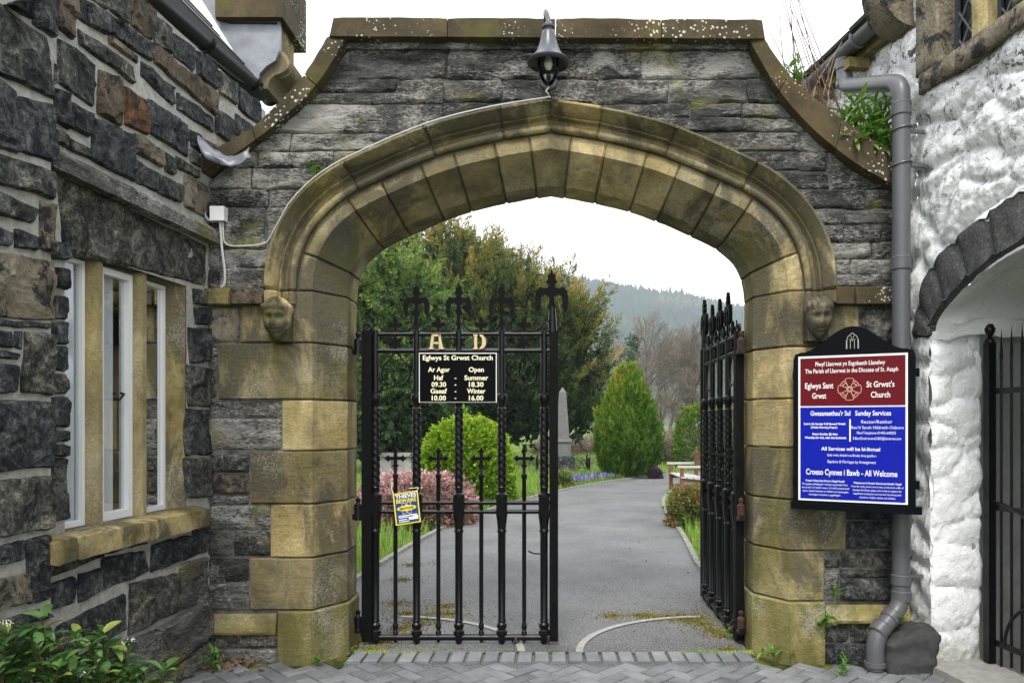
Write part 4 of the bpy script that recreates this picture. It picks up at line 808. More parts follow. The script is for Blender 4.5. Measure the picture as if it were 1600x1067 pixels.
for a, b in ((wa, mid0), (mid1 - 0.02, wb)):
    fr_ = MB(); fr_.obox(Rp(a, zs2, -0.09), uR * 0.03, Vector((0, 0, 1.35)), nR * 0.02); fr_.build('casement', M['lamp_metal'], WW, False)
    MB().obox(Rp(b - .022, zs2, -0.09), uR * 0.022, Vector((0, 0, 1.35)), nR * 0.02).build('casement', M['lamp_metal'], WW, False)
    m = MB(); m.grid([[Rp(a, z, -0.085), Rp(b, z, -0.085)] for z in (zs2, zs2 + 1.35)]); m.build('pane', M['glass'], WW, False)
    sx, sz = (b - a) / 2.0, 0.17; lead = MB()
    for k in range(-4, 14):
        for sg in (-1, 1):
            # diagonal cames clipped to the light
            z0 = zs2 + k * sz; pts = [(a, z0), (b, z0 + sg * 2 * sz)]
            zA, zB = zs2, zs2 + 1.35; (s0, zz0), (s1_, zz1) = pts; ts = [0.0, 1.0]
            dz = zz1 - zz0
            lo = max(0, min((zA - zz0) / dz, (zB - zz0) / dz)); hi = min(1, max((zA - zz0) / dz, (zB - zz0) / dz))
            if hi - lo > 0.03: lead.tube([Rp(s0 + (s1_ - s0) * lo, zz0 + dz * lo, -0.078), Rp(s0 + (s1_ - s0) * hi, zz0 + dz * hi, -0.078)], 0.006, 4)
    o = lead.build('lead_lattice', M['lead'], WW, False); o['kind'] = 'stuff'
# eaves beyond the arch wall
zg = 4.36; RG = MB()
sg_ = -0.22
rows = [[Rp(s, zg + 0.062 * math.sin(-a), 0.13 - 0.062 * math.cos(a)) for a in [math.pi * k / 10 for k in range(11)]] + [Rp(s, zg + 0.055 * math.sin(-a), 0.13 + 0.055 * math.cos(a)) for a in [math.pi * k / 10 for k in range(11)]] for s in (sg_, -2.15)]
RG.grid(rows); RGU = RG.build('gutter', M['pipe_grey'], WH, True, 60)
m = MB(); m.prism([Rp(sg_, zg + 0.066 * math.sin(-a), 0.13 - 0.066 * math.cos(a)) for a in [math.pi * k / 12 for k in range(13)]], uR * 0.012); m.build('stop_end', M['pipe_grey'], RGU)
for s in (-0.42, -1.15, -1.9):
    MB().tube([Rp(s, zg + 0.068 * math.sin(-a), 0.13 - 0.068 * math.cos(a)) for a in [math.pi * k / 12 for k in range(-1, 14)]], 0.011, 6).build('gutter_bracket', M['pipe_grey'], RGU)
ru2 = (-nR * math.cos(R(42)) + Vector((0, 0, math.sin(R(42))))).normalized(); e2 = Rp(0.05, zg + 0.09, 0.10)
nr2 = ru2.cross(uR).normalized(); nr2 = nr2 if nr2.z > 0 else -nr2
RF = MB().obox(e2, uR * -2.25, ru2 * 2.6, nr2 * 0.02).build('roof', M['slate_tile'], WH, False); t0 = None
for i in range(5):
    for j in range(8):
        o_ = e2 + ru2 * (i * 0.2 - 0.05) - uR * (j * 0.27 + (0.13 if i % 2 else 0) + .27) + nr2 * (0.024 + 0.0)
        if t0 is None:
            t0 = MB().add([o_ + nr2 * 0.022, o_ + uR * .262 + nr2 * 0.022, o_ + uR * .262 + ru2 * .36 + nr2 * .006, o_ + ru2 * .36 + nr2 * .006, o_, o_ + uR * .262, o_ + uR * .262 + ru2 * .36 - nr2 * .004, o_ + ru2 * .36 - nr2 * .004], [(0, 1, 2, 3), (0, 4, 5, 1), (4, 7, 6, 5), (1, 5, 6, 2), (0, 3, 7, 4), (2, 6, 7, 3)]).build('slate', M['slate_tile'], RF, False); b_t = t0.location.copy(); b_o = o_
        else: dup(t0, RF, b_t + (o_ - b_o) + nr2 * RNG.uniform(-.004, .008))
MB().obox(Rp(0.0, zg - 0.10, 0.0), uR * -2.1, Vector((0, 0, 0.14)), nR * 0.06).build('eaves_board', M['sand_green'], WH, False)
for s in (-0.50, -1.0, -1.5): MB().obox(Rp(s, zg - 0.17, 0.0), uR * -0.07, Vector((0, 0, 0.07)), nR * 0.16).build('rafter_end', M['sand_green'], WH, False)
# quarter-round kneeler under the near gable
c0 = Rp(-0.19, 0, -0.02); prof = [(0.0, 4.72), (0.26, 4.72), (0.27, 4.52)] + [(0.27 - 0.24 * (1 - math.cos(a)), 4.52 - 0.30 * math.sin(a)) for a in [math.pi / 2 * k / 8 for k in range(1, 9)]] + [(0.0, 4.20)]
MB().prism([Rp(-0.19, z, o - 0.02) for o, z in prof], uR * 0.22).build('kneeler', M['stone_buff'], WH, True, 30)
MB().obox(Rp(-0.22, 4.725, -0.1), uR * 0.27, Vector((0, 0, 0.6)), nR * 0.34).build('gable_stone', M['stone_buff'], WH, True)
# ------------------------------------------------------------------ threshold slab
m = MB(); m.obox(Rp(JS - 0.02, -0.02, 0.06), uR * 2.4, Vector((0, 0, 0.10)), nR * -2.3); o = m.build('doorstep', M['concrete'], None); o['kind'] = 'structure'
# ------------------------------------------------------------------ iron gate in the side passage
SG = thing('passage_gate', 'tall black wrought iron gate with spear tips under the whitewashed arch', 'gate', tuple(Rp(0.3, 0.08, -0.4)))
oG_ = -0.36; gp = lambda s, z: Rp(s, z, oG_); s0 = JS + 0.09
MB().obox(gp(s0 - 0.02, 0.085), uR * 0.05, Vector((0, 0, 2.02)), nR * 0.05).build('post', M['iron'], SG)
MB().lathe([(0.0, 0), (0.03, 0), (0.03, 0.02), (0.012, 0.04), (0.03, 0.07), (0.034, 0.09), (0.02, 0.12), (0, 0.13)], gp(s0 + 0.005, 2.10) + nR * 0.025, 10).build('finial', M['iron'], SG)
for k in range(15):
    s = s0 + 0.075 + k * 0.085; b = MB(); b.tube([gp(s, 0.10 if k % 3 else 0.04), gp(s, 2.02 + 0.012 * k)], 0.0095, 6); b.add([gp(s - .018, 2.0 + .012 * k), gp(s, 2.0 + .012 * k) + nR * .01, gp(s + .018, 2.0 + .012 * k), gp(s, 2.0 + .012 * k) - nR * .01, gp(s, 2.19 + .012 * k)], [(0, 1, 4), (1, 2, 4), (2, 3, 4), (3, 0, 4)]); b.build('bar', M['iron'], SG)
for z in (0.20, 1.05, 1.78): MB().obox(gp(s0, z), uR * 1.3, Vector((0, 0, 0.035)), nR * 0.014).build('rail', M['iron'], SG)
MB().tube([gp(s0 + 0.03 + 0.62 * math.sin(a) * 0.9, 1.10 - 0.62 * (1 - math.cos(a))) + nR * .015 for a in [math.pi * .62 * k / 14 for k in range(15)]], 0.011, 6).build('brace', M['iron'], SG)
MB().tube([gp(s0 + 0.42 - 0.30 * math.cos(a), 0.22 + 0.30 * math.sin(a)) + nR * .015 for a in [math.pi * k / 14 for k in range(15)]], 0.011, 6).build('brace', M['iron'], SG)
# ------------------------------------------------------------------ dark boulder against the wall foot
bc = G(1418, 1040); rows = []
bx = [P(1374, 0, 4.78).x, P(1470, 0, 4.72).x]
m = MB(); V = []; 
for i in range(15):
    row = []
    for j in range(25):
        a = 2 * math.pi * j / 24; t = i / 14; f = 1.0 if t < 0.80 else max(0.0, math.cos((t - 0.80) / 0.20 * math.pi / 2)) ** 0.6
        sq = lambda c: math.copysign(abs(c) ** 0.28, c)
        p = Vector((2.27 + 0.165 * sq(math.cos(a)) * f, -0.18 + 0.14 * sq(math.sin(a)) * f, -0.02 + 0.33 * min(t / 0.92, 1)))
        p.z -= 0.11 * max(0, (2.36 - p.x)) / 0.3 * t * t
        row.append(p + (p - Vector((2.26, -0.19, 0.15))).normalized() * 0.032 * fr((Vector((round(p.x, 4), p.y, p.z)) if j < 24 else row[0]) * 9, 4) if j < 24 else row[0].copy())
    rows.append(row)
m.grid(rows); o = m.build('guard_stone', M['guard'], None, True, 35); tag(o, 'rough dark guard stone at the foot of the white pier beside the drainpipe', 'stone')
# ------------------------------------------------------------------ drainpipe
DP = thing('drainpipe', 'grey drainpipe with a swan neck running down between arch wall and white house', 'drainpipe', (2.25, -0.15, 0))
xd = (1408 - CX) * 4.85 / FOC; top = Vector((xd, -0.15, P(0, 150, 4.85).z)); ou = Rp(-0.62, zg - 0.06, 0.13)
r_ = 0.056
def elbow(a, b, c, n=6, k=0.10):
    a, b, c = Vector(a), Vector(b), Vector(c); p0 = b + (a - b).normalized() * k; p1 = b + (c - b).normalized() * k
    return [((1 - t) ** 2) * p0 + 2 * t * (1 - t) * b + t * t * p1 for t in [i / n for i in range(n + 1)]]
b1 = Vector((ou.x, ou.y, ou.z - 0.20)); b2 = Vector((xd, -0.15, top.z + 0.085)); b3 = Vector((xd, -0.15, 0.42)); b4 = Vector((2.055, -0.24, 0.25)); b5 = Vector((2.055, -0.24, 0.04))
MB().tube([ou] + elbow(ou, b1, b2) + elbow(b1, b2, b3) + [Vector((xd, -0.15, 3.0)), Vector((xd, -0.15, 1.6))] + elbow(b2, b3, b4, 6, 0.09) + elbow(b3, b4, b5, 6, 0.10) + [b5], r_, 20).build('pipe', M['pipe_grey'], DP, True, 60)
def ring(c, d, h=0.05, k=1.14): c = Vector(c); d = Vector(d).normalized(); MB().tube([c - d * h / 2, c - d * h * .4, c - d * h * .38, c + d * h * .38, c + d * h * .4, c + d * h / 2], [r_ * 1.02, r_ * k, r_ * (k - .03), r_ * (k - .03), r_ * k, r_ * 1.02], 20).build('collar', M['pipe_grey'], DP, True, 30)
Z = Vector((0, 0, 1))
for py in (172, 412, 905, 930): ring((xd, -0.15, P(0, py, 4.85).z), Z, 0.09 if py in (172, 412) else 0.07)
ring(ou - Z * 0.05, Z, 0.07); ring(b4 + Vector((0.04, 0.02, 0.035)), b3 - b4, 0.08); ring(b4 + (b3 - b4) * 0.62, b3 - b4, 0.06); ring((2.055, -0.24, 0.075), Z, 0.03, 1.2); ring(b1 + Z * 0.02, Z, 0.05, 1.12)
for py in (205, 258, 900): MB().obox(Vector((xd + 0.03, -0.16, P(0, py, 4.85).z - .01)), Vector((0.13, 0.02, 0)), Vector((0, 0, 0.02)), Vector((0, 0.02, 0))).build('bracket', M['pipe_grey'], DP)
for py in (202, 257): MB().tube([Vector((xd + (r_ + .005) * math.cos(a), -0.15 + (r_ + .005) * math.sin(a), P(0, py - 3 * math.cos(a), 4.85).z)) for a in [2 * math.pi * k / 20 for k in range(21)]], 0.006, 6).build('cable_tie', M['pipe_grey'], DP)
# ================================================================== text
def text(body, w_, h_, c, U, Vv, Nn, mat, parent, name='lettering', ext=0.0015, bold=0.0):
    """flat lettering centred at c, w_ wide and h_ high (cap height)"""
    cu = bpy.data.curves.new('txt', 'FONT'); cu.body = body; cu.size = 1.0; cu.offset = bold; cu.resolution_u = 3
    t = bpy.data.objects.new('txt', cu); me = bpy.data.meshes.new_from_object(t); bpy.data.objects.remove(t); bpy.data.curves.remove(cu)
    A = np.empty(len(me.vertices) * 3); me.vertices.foreach_get('co', A); A = A.reshape(-1, 3)
    F = [tuple(p.vertices) for p in me.polygons]; bpy.data.meshes.remove(me)
    x0, x1 = A[:, 0].min(), A[:, 0].max(); A[:, 0] = (A[:, 0] - (x0 + x1) / 2) / (x1 - x0) * w_; A[:, 1] = (A[:, 1] - 0.35) / 0.70 * h_
    c, U, Vv, Nn = Vector(c), Vector(U), Vector(Vv), Vector(Nn)
    V = [c + U * x + Vv * y + Nn * ext for x, y, _ in A.tolist()]
    return mk(name, V, F, mat, parent, False)
# ------------------------------------------------------------------ parish notice board across the corner
bl0 = P(1241, 786, 4.95); br0 = P(1431, 797, 4.62); U = (br0 - bl0); U.z = 0; BW = U.length; U = U.normalized(); Nb = Vector((U.y, -U.x, 0)); Zv = Vector((0, 0, 1)); zb = bl0.z; BH = 0.985
NB = thing('notice_board', 'parish notice board with red and blue panels in a black arched frame', 'notice board', tuple(bl0 + U * BW / 2))
B = lambda u, v, n=0.0: bl0 + U * u + Vector((0, 0, zb - bl0.z + v)) + Nb * n
prof = [(0, 0.0), (BW, 0.0), (BW, BH - 0.05), (BW - 0.012, BH - 0.012), (BW - 0.045, BH)] + [(BW / 2 + 0.30 * math.cos(a) if False else BW * (0.90 - 0.80 * k / 16), BH + 0.155 * (0.5 - 0.5 * math.cos(2 * math.pi * (0.02 + k / 16 * 0.96))) ** 0.9) for k, a in enumerate([0] * 17)] + [(0.045, BH), (0.012, BH - 0.012), (0, BH - 0.05)]
MB().prism([B(u, v, 0) for u, v in prof], Nb * 0.035).build('frame', M['board_black'], NB, True, 30)
MB().obox(B(-0.015, -0.03, -0.01), U * (BW + 0.05), Zv * 0.045, Nb * 0.06).build('bottom_rail', M['board_black'], NB)
MB().obox(B(-0.01, BH - 0.17, -0.06), U * (BW + 0.03), Zv * 0.05, Nb * 0.059).build('fixing_batten', M['board_black'], NB); MB().obox(B(-0.01, 0.12, -0.06), U * (BW + 0.03), Zv * 0.05, Nb * 0.059).build('fixing_batten', M['board_black'], NB)
pw, ph = BW * 0.895, BH * 0.945; pu, pv = BW * 0.045, BH * 0.028
MB().obox(B(pu, pv, 0.035), U * pw, Zv * ph, Nb * 0.005).build('white_panel', M['sign_white'], NB)
bd = 0.013; split = pv + ph * (1 - 0.349)
MB().obox(B(pu + bd, split + bd * .4, 0.040), U * (pw - 2 * bd), Zv * (pv + ph - bd - split - bd * .4), Nb * 0.003).build('red_panel', M['sign_red'], NB)
MB().obox(B(pu + bd, pv + bd, 0.040), U * (pw - 2 * bd), Zv * (split - bd * .4 - pv - bd), Nb * 0.003).build('blue_panel', M['sign_blue'], NB)
def bt(body, x0, x1, y, h, bold=0.0, mat='sign_white'):               # photo-zoom coordinates inside the white border (50..685, 171..1006)
    u0, u1 = pu + (x0 - 50) / 635 * pw, pu + (x1 - 50) / 635 * pw; v = pv + ph * (1 - (y - 171) / 835)
    text(body, u1 - u0, h / 835 * ph, B((u0 + u1) / 2, v, 0.043), U, Zv, Nb, M[mat], NB, bold=bold)
bt('Plwyf Llanrwst yn Esgobaeth Llanelwy', 155, 560, 218, 24, 0.012); bt('The Parish of Llanrwst in the Diocese of St. Asaph', 92, 632, 258, 24, 0.012)
bt('Eglwys Sant', 92, 262, 342, 32, 0.015); bt('Grwst', 135, 220, 400, 32, 0.015); bt("St Grwst's", 455, 612, 340, 32, 0.015); bt('Church', 480, 588, 398, 32, 0.015)
bt("Gwasanaethau'r Sul", 125, 362, 501, 27, 0.015); bt('Sunday Services', 390, 593, 501, 27, 0.015)
bt('2nd & 4th Sunday 9.30 Boreol Weddi', 84, 332, 562, 11, 0.03); bt('(Welsh Morning Prayer)', 127, 285, 582, 11, 0.03); bt('Every Sunday @ 4pm', 137, 287, 620, 11, 0.03); bt('Worship for ALL with the Eucharist', 90, 338, 641, 12, 0.03)
bt('Rector/Reithor', 425, 600, 550, 18, 0.0); bt("Rev'd Sarah Hildreth-Osborn", 367, 662, 582, 17, 0.0); bt('Ffon/Telephone 01492-640032', 400, 620, 612, 15, 0.0); bt('E-Bost/Email.revsarah3005@btinternet.com', 378, 648, 643, 15, 0.0)
bt('All Services will be bi-lingual', 190, 532, 704, 20, 0.02); bt('Gellir trefnu Bedydd neu Briodas drwy gysylltu a', 225, 510, 740, 14, 0.0); bt('Baptisms & Marriages by Arrangement', 228, 508, 777, 16, 0.0); bt('Croeso Cynnes i Bawb - All Welcome', 98, 628, 838, 33, 0.015)
for i, (s, a, b) in enumerate((('Croeso i Eglwys Sant Grwst a Chapel Gwydir', 95, 330), ("O'r groglen gerfiedig gain i arch garreg Llywelyn Fawr,", 76, 348), ('mae croeso i chi ddod i mewn i archwilio pensaerniaeth', 72, 356), ('wych a chanfod hanesion tra diddorol am dywysogion,', 76, 352), ('marchogion, brwydrau ac ysgolheigion.', 115, 306))): bt(s, a, b, 889 + i * 20.0, 11, 0.02 if i == 0 else 0.0)
for i, (s, a, b) in enumerate((("Welcome to St Grwst's Church and Gwydir Chapel", 380, 650), ('From the richly carved rood screen, to the stone coffin of', 368, 662), ('Llewelyn the Great, please come inside to explore the', 376, 650), ('magnificent architecture and uncover fascinating tales', 378, 650), ('of princes, knights, battles and scholars.', 414, 618))): bt(s, a, b, 894 + i * 20.0, 11, 0.02 if i == 0 else 0.0)
v0 = pv + ph * (1 - (662 - 171) / 835); MB().obox(B(pu + (356 - 50) / 635 * pw, v0, 0.043), U * 0.008, Zv * (ph * 127 / 835), Nb * 0.001).build('divider', M['sign_white'], NB)
# ringed cross emblem
cc = B(pu + (357 - 50) / 635 * pw, pv + ph * (1 - (366 - 171) / 835), 0.044); rr = 0.072 / 0.835 * ph * 0.835 * 1.08 * 0.95
def line2(pts, r=0.0022, name='emblem_line'): MB().tube([cc + U * (x * rr) + Zv * (y * rr) for x, y in pts], r, 4).build(name, M['emblem'] if 'emblem' in M else M['cream'], NB, False)
for q in range(4):
    ca, sa = math.cos(q * math.pi / 2), math.sin(q * math.pi / 2); rt = lambda x, y: (x * ca - y * sa, x * sa + y * ca)
    line2([rt(*p) for p in ((-0.12, 0.22), (-0.30, 0.62), (-0.36, 0.95), (0, 1.02), (0.36, 0.95), (0.30, 0.62), (0.12, 0.22))])
    for r2 in (0.90, 0.66): line2([rt(r2 * math.sin(a), r2 * math.cos(a)) for a in [R(24 + 42 * k / 6) for k in range(7)]])
    line2([rt(0.66 * math.sin(R(35)), .66 * math.cos(R(35))), rt(.9 * math.sin(R(35)), .9 * math.cos(R(35)))], 0.0016); line2([rt(0.66 * math.sin(R(55)), .66 * math.cos(R(55))), rt(.9 * math.sin(R(55)), .9 * math.cos(R(55)))], 0.0016)
for r2 in (0.15, 0.24): line2([(r2 * math.sin(a), r2 * math.cos(a)) for a in [2 * math.pi * k / 16 for k in range(17)]])
# little church-window emblem on the arched top
wc = lambda x, y: B(BW * 0.5 + x, BH + 0.012 + y, 0.036)
for x in (-0.032, -0.012, 0.012, 0.032): MB().tube([wc(x, 0), wc(x, 0.055)], 0.0016, 4).build('emblem_line', M['cable'], NB, False)
for sg in (-1, 1):
    MB().tube([wc(sg * 0.036, 0), wc(sg * 0.036, 0.05), wc(sg * 0.026, 0.078), wc(0, 0.10)], 0.0018, 4).build('emblem_line', M['cable'], NB, False); MB().tube([wc(sg * 0.02, 0.062), wc(0, 0.05), wc(-sg * 0.01, 0.085)], 0.0014, 4).build('emblem_line', M['cable'], NB, False)
# ------------------------------------------------------------------ lamp over the apex
LC = P(858, 0, 4.60); lx, ly = -0.012, -0.40; dl = 4.6; zl_ = lambda py: 1.6 + (660 - py) * dl / FOC; pr = lambda w_: w_ * dl / FOC / 2
LM = thing('wall_lamp', 'grey bell-shaped lamp on a swan-neck bracket above the arch apex', 'lamp', (lx, 0.0, 3.85))
sh = [(7.5, 44), (9, 40), (9, 36)]
out_p = [(pr(w_), zl_(py)) for w_, py in ((62, 101), (66, 99.5), (67, 97), (62, 94.5), (50, 90), (40, 83), (32, 74), (26, 64), (22, 55), (21, 52), (18, 50))]; in_p = [(r * 0.94 - 0.002, z - 0.004) for r, z in out_p[::-1]]
V = []; prof = out_p + in_p; n = 40; m = MB(); rows = [[Vector((lx + r * math.cos(2 * math.pi * k / n), ly + r * math.sin(2 * math.pi * k / n), z)) for k in range(n + 1)] for r, z in prof]
m.grid(rows); m.build('shade', M['lamp_metal'], LM, True, 50)
MB().lathe([(pr(0), zl_(53)), (pr(20), zl_(53)), (pr(18), zl_(49)), (pr(14), zl_(48)), (pr(15), zl_(46)), (pr(20), zl_(44)), (pr(20), zl_(41)), (pr(14), zl_(39)), (pr(10), zl_(36)), (0.002, zl_(35))], (lx, ly, 0), 24).build('cap', M['lamp_metal'], LM, True, 50)
MB().lathe([(0.004, zl_(134)), (pr(10), zl_(133)), (pr(20), zl_(128)), (pr(28), zl_(119)), (pr(33), zl_(108)), (pr(34), zl_(98)), (pr(33), zl_(88)), (pr(20), zl_(80)), (0.004, zl_(79))], (lx, ly, 0), 28).build('glass_bowl', M['lamp_glass'], LM, True, 60)
MB().lathe([(0.004, zl_(110)), (pr(9), zl_(108)), (pr(13), zl_(102)), (pr(12), zl_(95)), (pr(6), zl_(88)), (pr(6), zl_(80)), (0.004, zl_(79))], (lx, ly, 0), 16).build('bulb', M['sign_white'], LM, True, 60)
arm = crom([(lx, 0.0, 3.86), (lx, -0.10, 3.87), (lx, -0.17, 3.95), (lx - .005, -0.19, 4.05), (lx - 0.012, -0.22, 4.13), (lx - .018, -0.29, 4.165), (lx - .012, -0.36, 4.12), (lx, ly, 4.05), (lx, ly, 4.0)], 5)
MB().tube(arm, [0.016] * len(arm), 12).build('swan_neck', M['lamp_metal'], LM, True, 60); MB().lathe([(0, 0), (0.05, 0), (0.045, 0.02), (0.0, 0.025)], (0, 0, 0), 20)
m = MB(); m.tube([(lx, 0.02, 3.86), (lx, -0.012, 3.86), (lx, -0.02, 3.86)], [0.055, 0.055, 0.04], 20); m.build('wall_plate', M['lamp_metal'], LM)
# ------------------------------------------------------------------ junction box and cables
JB = thing('junction_box', 'small white junction box with cables on the slate wall beside the cottage', 'junction box', tuple(W(345, 338)))
bx0, bx1 = W(334, 348, -0.055), W(356, 326, 0.02)
m = MB(); m.box((bx0.x, -0.06, bx0.z), (bx1.x, 0.02, bx1.z)); m.build('box', M['white_plastic'], JB)
ck = [W(351, 349, -0.03), W(352, 368, -0.03), W(354, 380, -0.03), W(366, 386, -0.03), W(400, 385, -0.03), W(418, 381, -0.03), W(426, 372, -0.04)]
hood = [Vector((arch(-s, 0.312)[0], -0.06, arch(-s, 0.312)[1])) for s in [LA * 0.80 - LA * 0.80 * k / 30 for k in range(31)] if arch(-s, .312)[0] > -1.85]
MB().tube(crom(ck, 4) + [h for h in hood if h.z > W(0, 368).z] + [Vector((-0.03, -0.05, W(0, 148).z)), Vector((-0.01, -0.03, W(0, 140).z))], 0.0052, 6).build('cable', M['cable'], JB)
MB().tube(crom([W(347, 349, -0.03), W(348, 362, -0.03), W(350, 390, -0.03), W(354, 420, -0.03), W(354, 444, -0.03), W(348, 450, -0.03)], 4), 0.008, 6).build('cable', M['cable'], JB)
MB().tube(crom([W(338, 348, -0.03), W(330, 346, -0.04), W(326, 338, -0.06), W(327, 318, -0.06), W(325, 300, -0.06), W(316, 290, -0.08)], 4), 0.008, 6).build('cable', M['cable'], JB)
# ================================================================== the church gates
KG = 217.6
def gx(px): return (px - 566) / KG
def gz(py): return 1.6 + (660 - py) / KG
def flat(pts, cx_, cz_, k, th, y=0.0):                                # symmetric silhouette from its right half, in photo pixels
    full = [(x, z) for x, z in pts] + [(-x, z) for x, z in reversed(pts) if x > 0.01]
    return MB().prism([Vector((gx(cx_) + x / KG * k, y - th / 2, gz(cz_) + z / KG * k)) for x, z in full], (0, th, 0))
EAGLE = [(2.8, 0), (2.8, 10), (5, 13), (2.8, 17), (2.8, 26), (5.5, 31), (3, 36), (3, 43), (8, 46.5), (12, 44), (13.2, 37), (12.8, 30), (16.5, 22), (19.5, 29), (20.5, 41), (18.5, 50.5), (14, 55), (9, 53), (5, 54), (3.2, 57), (7, 61), (4.5, 64.5), (5, 69), (2, 71), (0, 77)]
FLEUR = [(2, 0), (2.2, 6), (7, 7), (10, 9), (11.5, 13), (9, 15), (5, 14), (3, 13), (4, 18), (3, 21), (0, 25)]
ARM = [(2.2, 2.2), (2.4, 9), (5.5, 11.5), (3, 13), (0, 17.5), (-3, 13), (-5.5, 11.5), (-2.4, 9)]
def rope(c, z0, z1, r):
    n = 20; m = MB(); rows = []; k = int((z1 - z0) / 0.011)
    for i in range(k + 1):
        z = z0 + (z1 - z0) * i / k; rows.append([Vector((c[0] + math.cos(2*math.pi*j/n) * rr, c[1] + math.sin(2*math.pi*j/n) * rr, z)) for j in range(n + 1) for rr in [r * (0.78 + 0.26 * abs(math.sin(1.5 * (2*math.pi*j/n) + z * 62)))]])
    return m.grid(rows)
def leaf_gate(label, loc, rz, letters):
    g = thing('gate', label, 'gate', loc, 'pair of churchyard gates', local=True); g.rotation_euler = (0, 0, rz); I = M['iron']
    MB().box((gx(566.5), -0.03, gz(1001)), (gx(582), 0.03, gz(517))).build('stile', M['iron_flat'], g); MB().box((gx(858.5), -0.03, gz(1000)), (gx(872), 0.03, gz(517))).build('stile', M['iron_flat'], g)
    for py, r in ((522, .016), (548, .018), (785, .016), (799, .016), (995, .024)): MB().tube([(gx(582), 0, gz(py)), (gx(859), 0, gz(py))], r, 10).build('rail', I, g, True, 60)
    m = MB(); m.tube([Vector((gx(575) + 0.026 * math.cos(a), 0, gz(511) + 0.026 * math.sin(a))) for a in [R(-80 + 330 * k / 14) for k in range(15)]], 0.011, 8); m.build('scroll', I, g)
    for i, px in enumerate((587, 651, 717, 784, 850)):
        c = (gx(px), 0.0); k = 1.0 / KG; L_ = lambda pr: MB().lathe([(w_ * k / 2 * 1.15, gz(py)) for w_, py in pr], (c[0], 0, 0), 14)
        L_([(2, 1007), (8, 1004), (11, 999), (12, 992), (15, 990), (15, 984), (11, 982), (14, 978), (14, 974), (10, 971), (12, 968), (10, 966), (10.5, 832), (13, 830), (13, 828), (11, 826), (15, 806), (16, 800)]).build('baluster', I, g, True, 35)
        MB().box((c[0] - 8.2 * k, -0.036, gz(806)), (c[0] + 8.2 * k, 0.036, gz(776))).build('baluster_block', M['iron_flat'], g)
        L_([(16, 776), (16, 772), (10, 769), (10, 763), (12, 761), (9, 758)]).build('baluster_neck', I, g, True, 35)
        rope(c, gz(760), gz(638), 6.8 * k).build('twisted_shaft', I, g, True, 60)
        L_([(12, 640), (12, 638), (9, 636), (10, 630), (14, 626), (15, 621), (14, 617), (9, 614), (9, 612), (9.5, 560), (9.5, 517), (8, 516)]).build('baluster_head', I, g, True, 35)
        if i in (1, 2, 3): flat(EAGLE, px, 519, 1.0, 0.026).build('eagle_finial', M['iron_flat'], g, False)
    flat(EAGLE, 862, 519, 1.28, 0.03).build('eagle_finial', M['iron_flat'], g, False); MB().lathe([(0.0, gz(519)), (.034, gz(519)), (.03, gz(500)), (.022, gz(480)), (.0, gz(478))], (gx(863), 0, 0), 12).build('finial_base', I, g)
    for px in (618, 685, 752, 819):
        c = gx(px); MB().lathe([(0.004, gz(1004)), (0.014, gz(1001)), (0.02, gz(996)), (0.02, gz(986)), (0.014, gz(984)), (0.02, gz(979)), (0.018, gz(974)), (0.012, gz(971)), (0.0145, gz(968)), (0.0152, gz(966)), (0.0152, gz(748)), (0.021, gz(745)), (0.021, gz(741)), (0.012, gz(739)), (0.01, gz(733))], (c, 0, 0), 12).build('bar', I, g, True, 35)
        pts = []
        for q in range(4):
            a = -q * math.pi / 2
            for x, z in reversed(ARM): pts.append((x * math.cos(a) - z * math.sin(a), x * math.sin(a) + z * math.cos(a)))
        MB().prism([Vector((c + x / KG, -0.012, gz(716) + z / KG)) for x, z in pts], (0, 0.024, 0)).build('cross', M['iron_flat'], g, False); MB().box((c - .012, -.011, gz(738)), (c + .012, .011, gz(724))).build('cross_stem', I, g)
        flat(FLEUR, px, 518, 0.95, 0.02).build('fleur_finial', M['iron_flat'], g, False)
        for sg in (-1, 1): MB().tube([Vector((c + sg * x / KG, 0, gz(py))) for x, py in ((3, 517), (9, 518), (17, 517), (24, 512), (28, 505), (29, 497))], 0.006, 6).build('scroll', I, g)
    for px in ((618, 717, 818) if letters else (618, 685, 752, 818)):
        pts = [Vector((gx(px) + (9 + 3 * math.cos(6 * a)) / KG * math.sin(a), -0.014, gz(535) + (9 + 3 * math.cos(6 * a)) / KG * math.cos(a))) for a in [2 * math.pi * k / 36 for k in range(36)]]
        MB().prism(pts, (0, 0.028, 0)).build('rosette', M['iron_flat'], g, False)
    for a, b in ((587, 651), (784, 850)):
        mid = (a + b) / 2
        for sg in (-1, 1):
            hw = (b - a) / 2
            MB().tube(crom([Vector((gx(mid + sg * x), 0, gz(py))) for x, py in ((hw - 9, 553), (hw - 13, 570), (hw - 20, 580), (hw - 10, 592), (hw - 14, 603), (9, 602), (8, 597))] if False else [Vector((gx(mid + sg * x), 0, gz(py))) for x, py in ((2, 551), (10, 562), (19, 572), (22, 584), (17, 596), (9, 600), (7, 596))], 4), 0.0065, 6).build('lyre_scroll', I, g)
            MB().tube(crom([Vector((gx(mid + sg * x), 0, gz(py))) for x, py in ((9, 600), (16, 601), (23, 606), (hw - 5, 616))], 4), 0.006, 6).build('lyre_scroll', I, g)
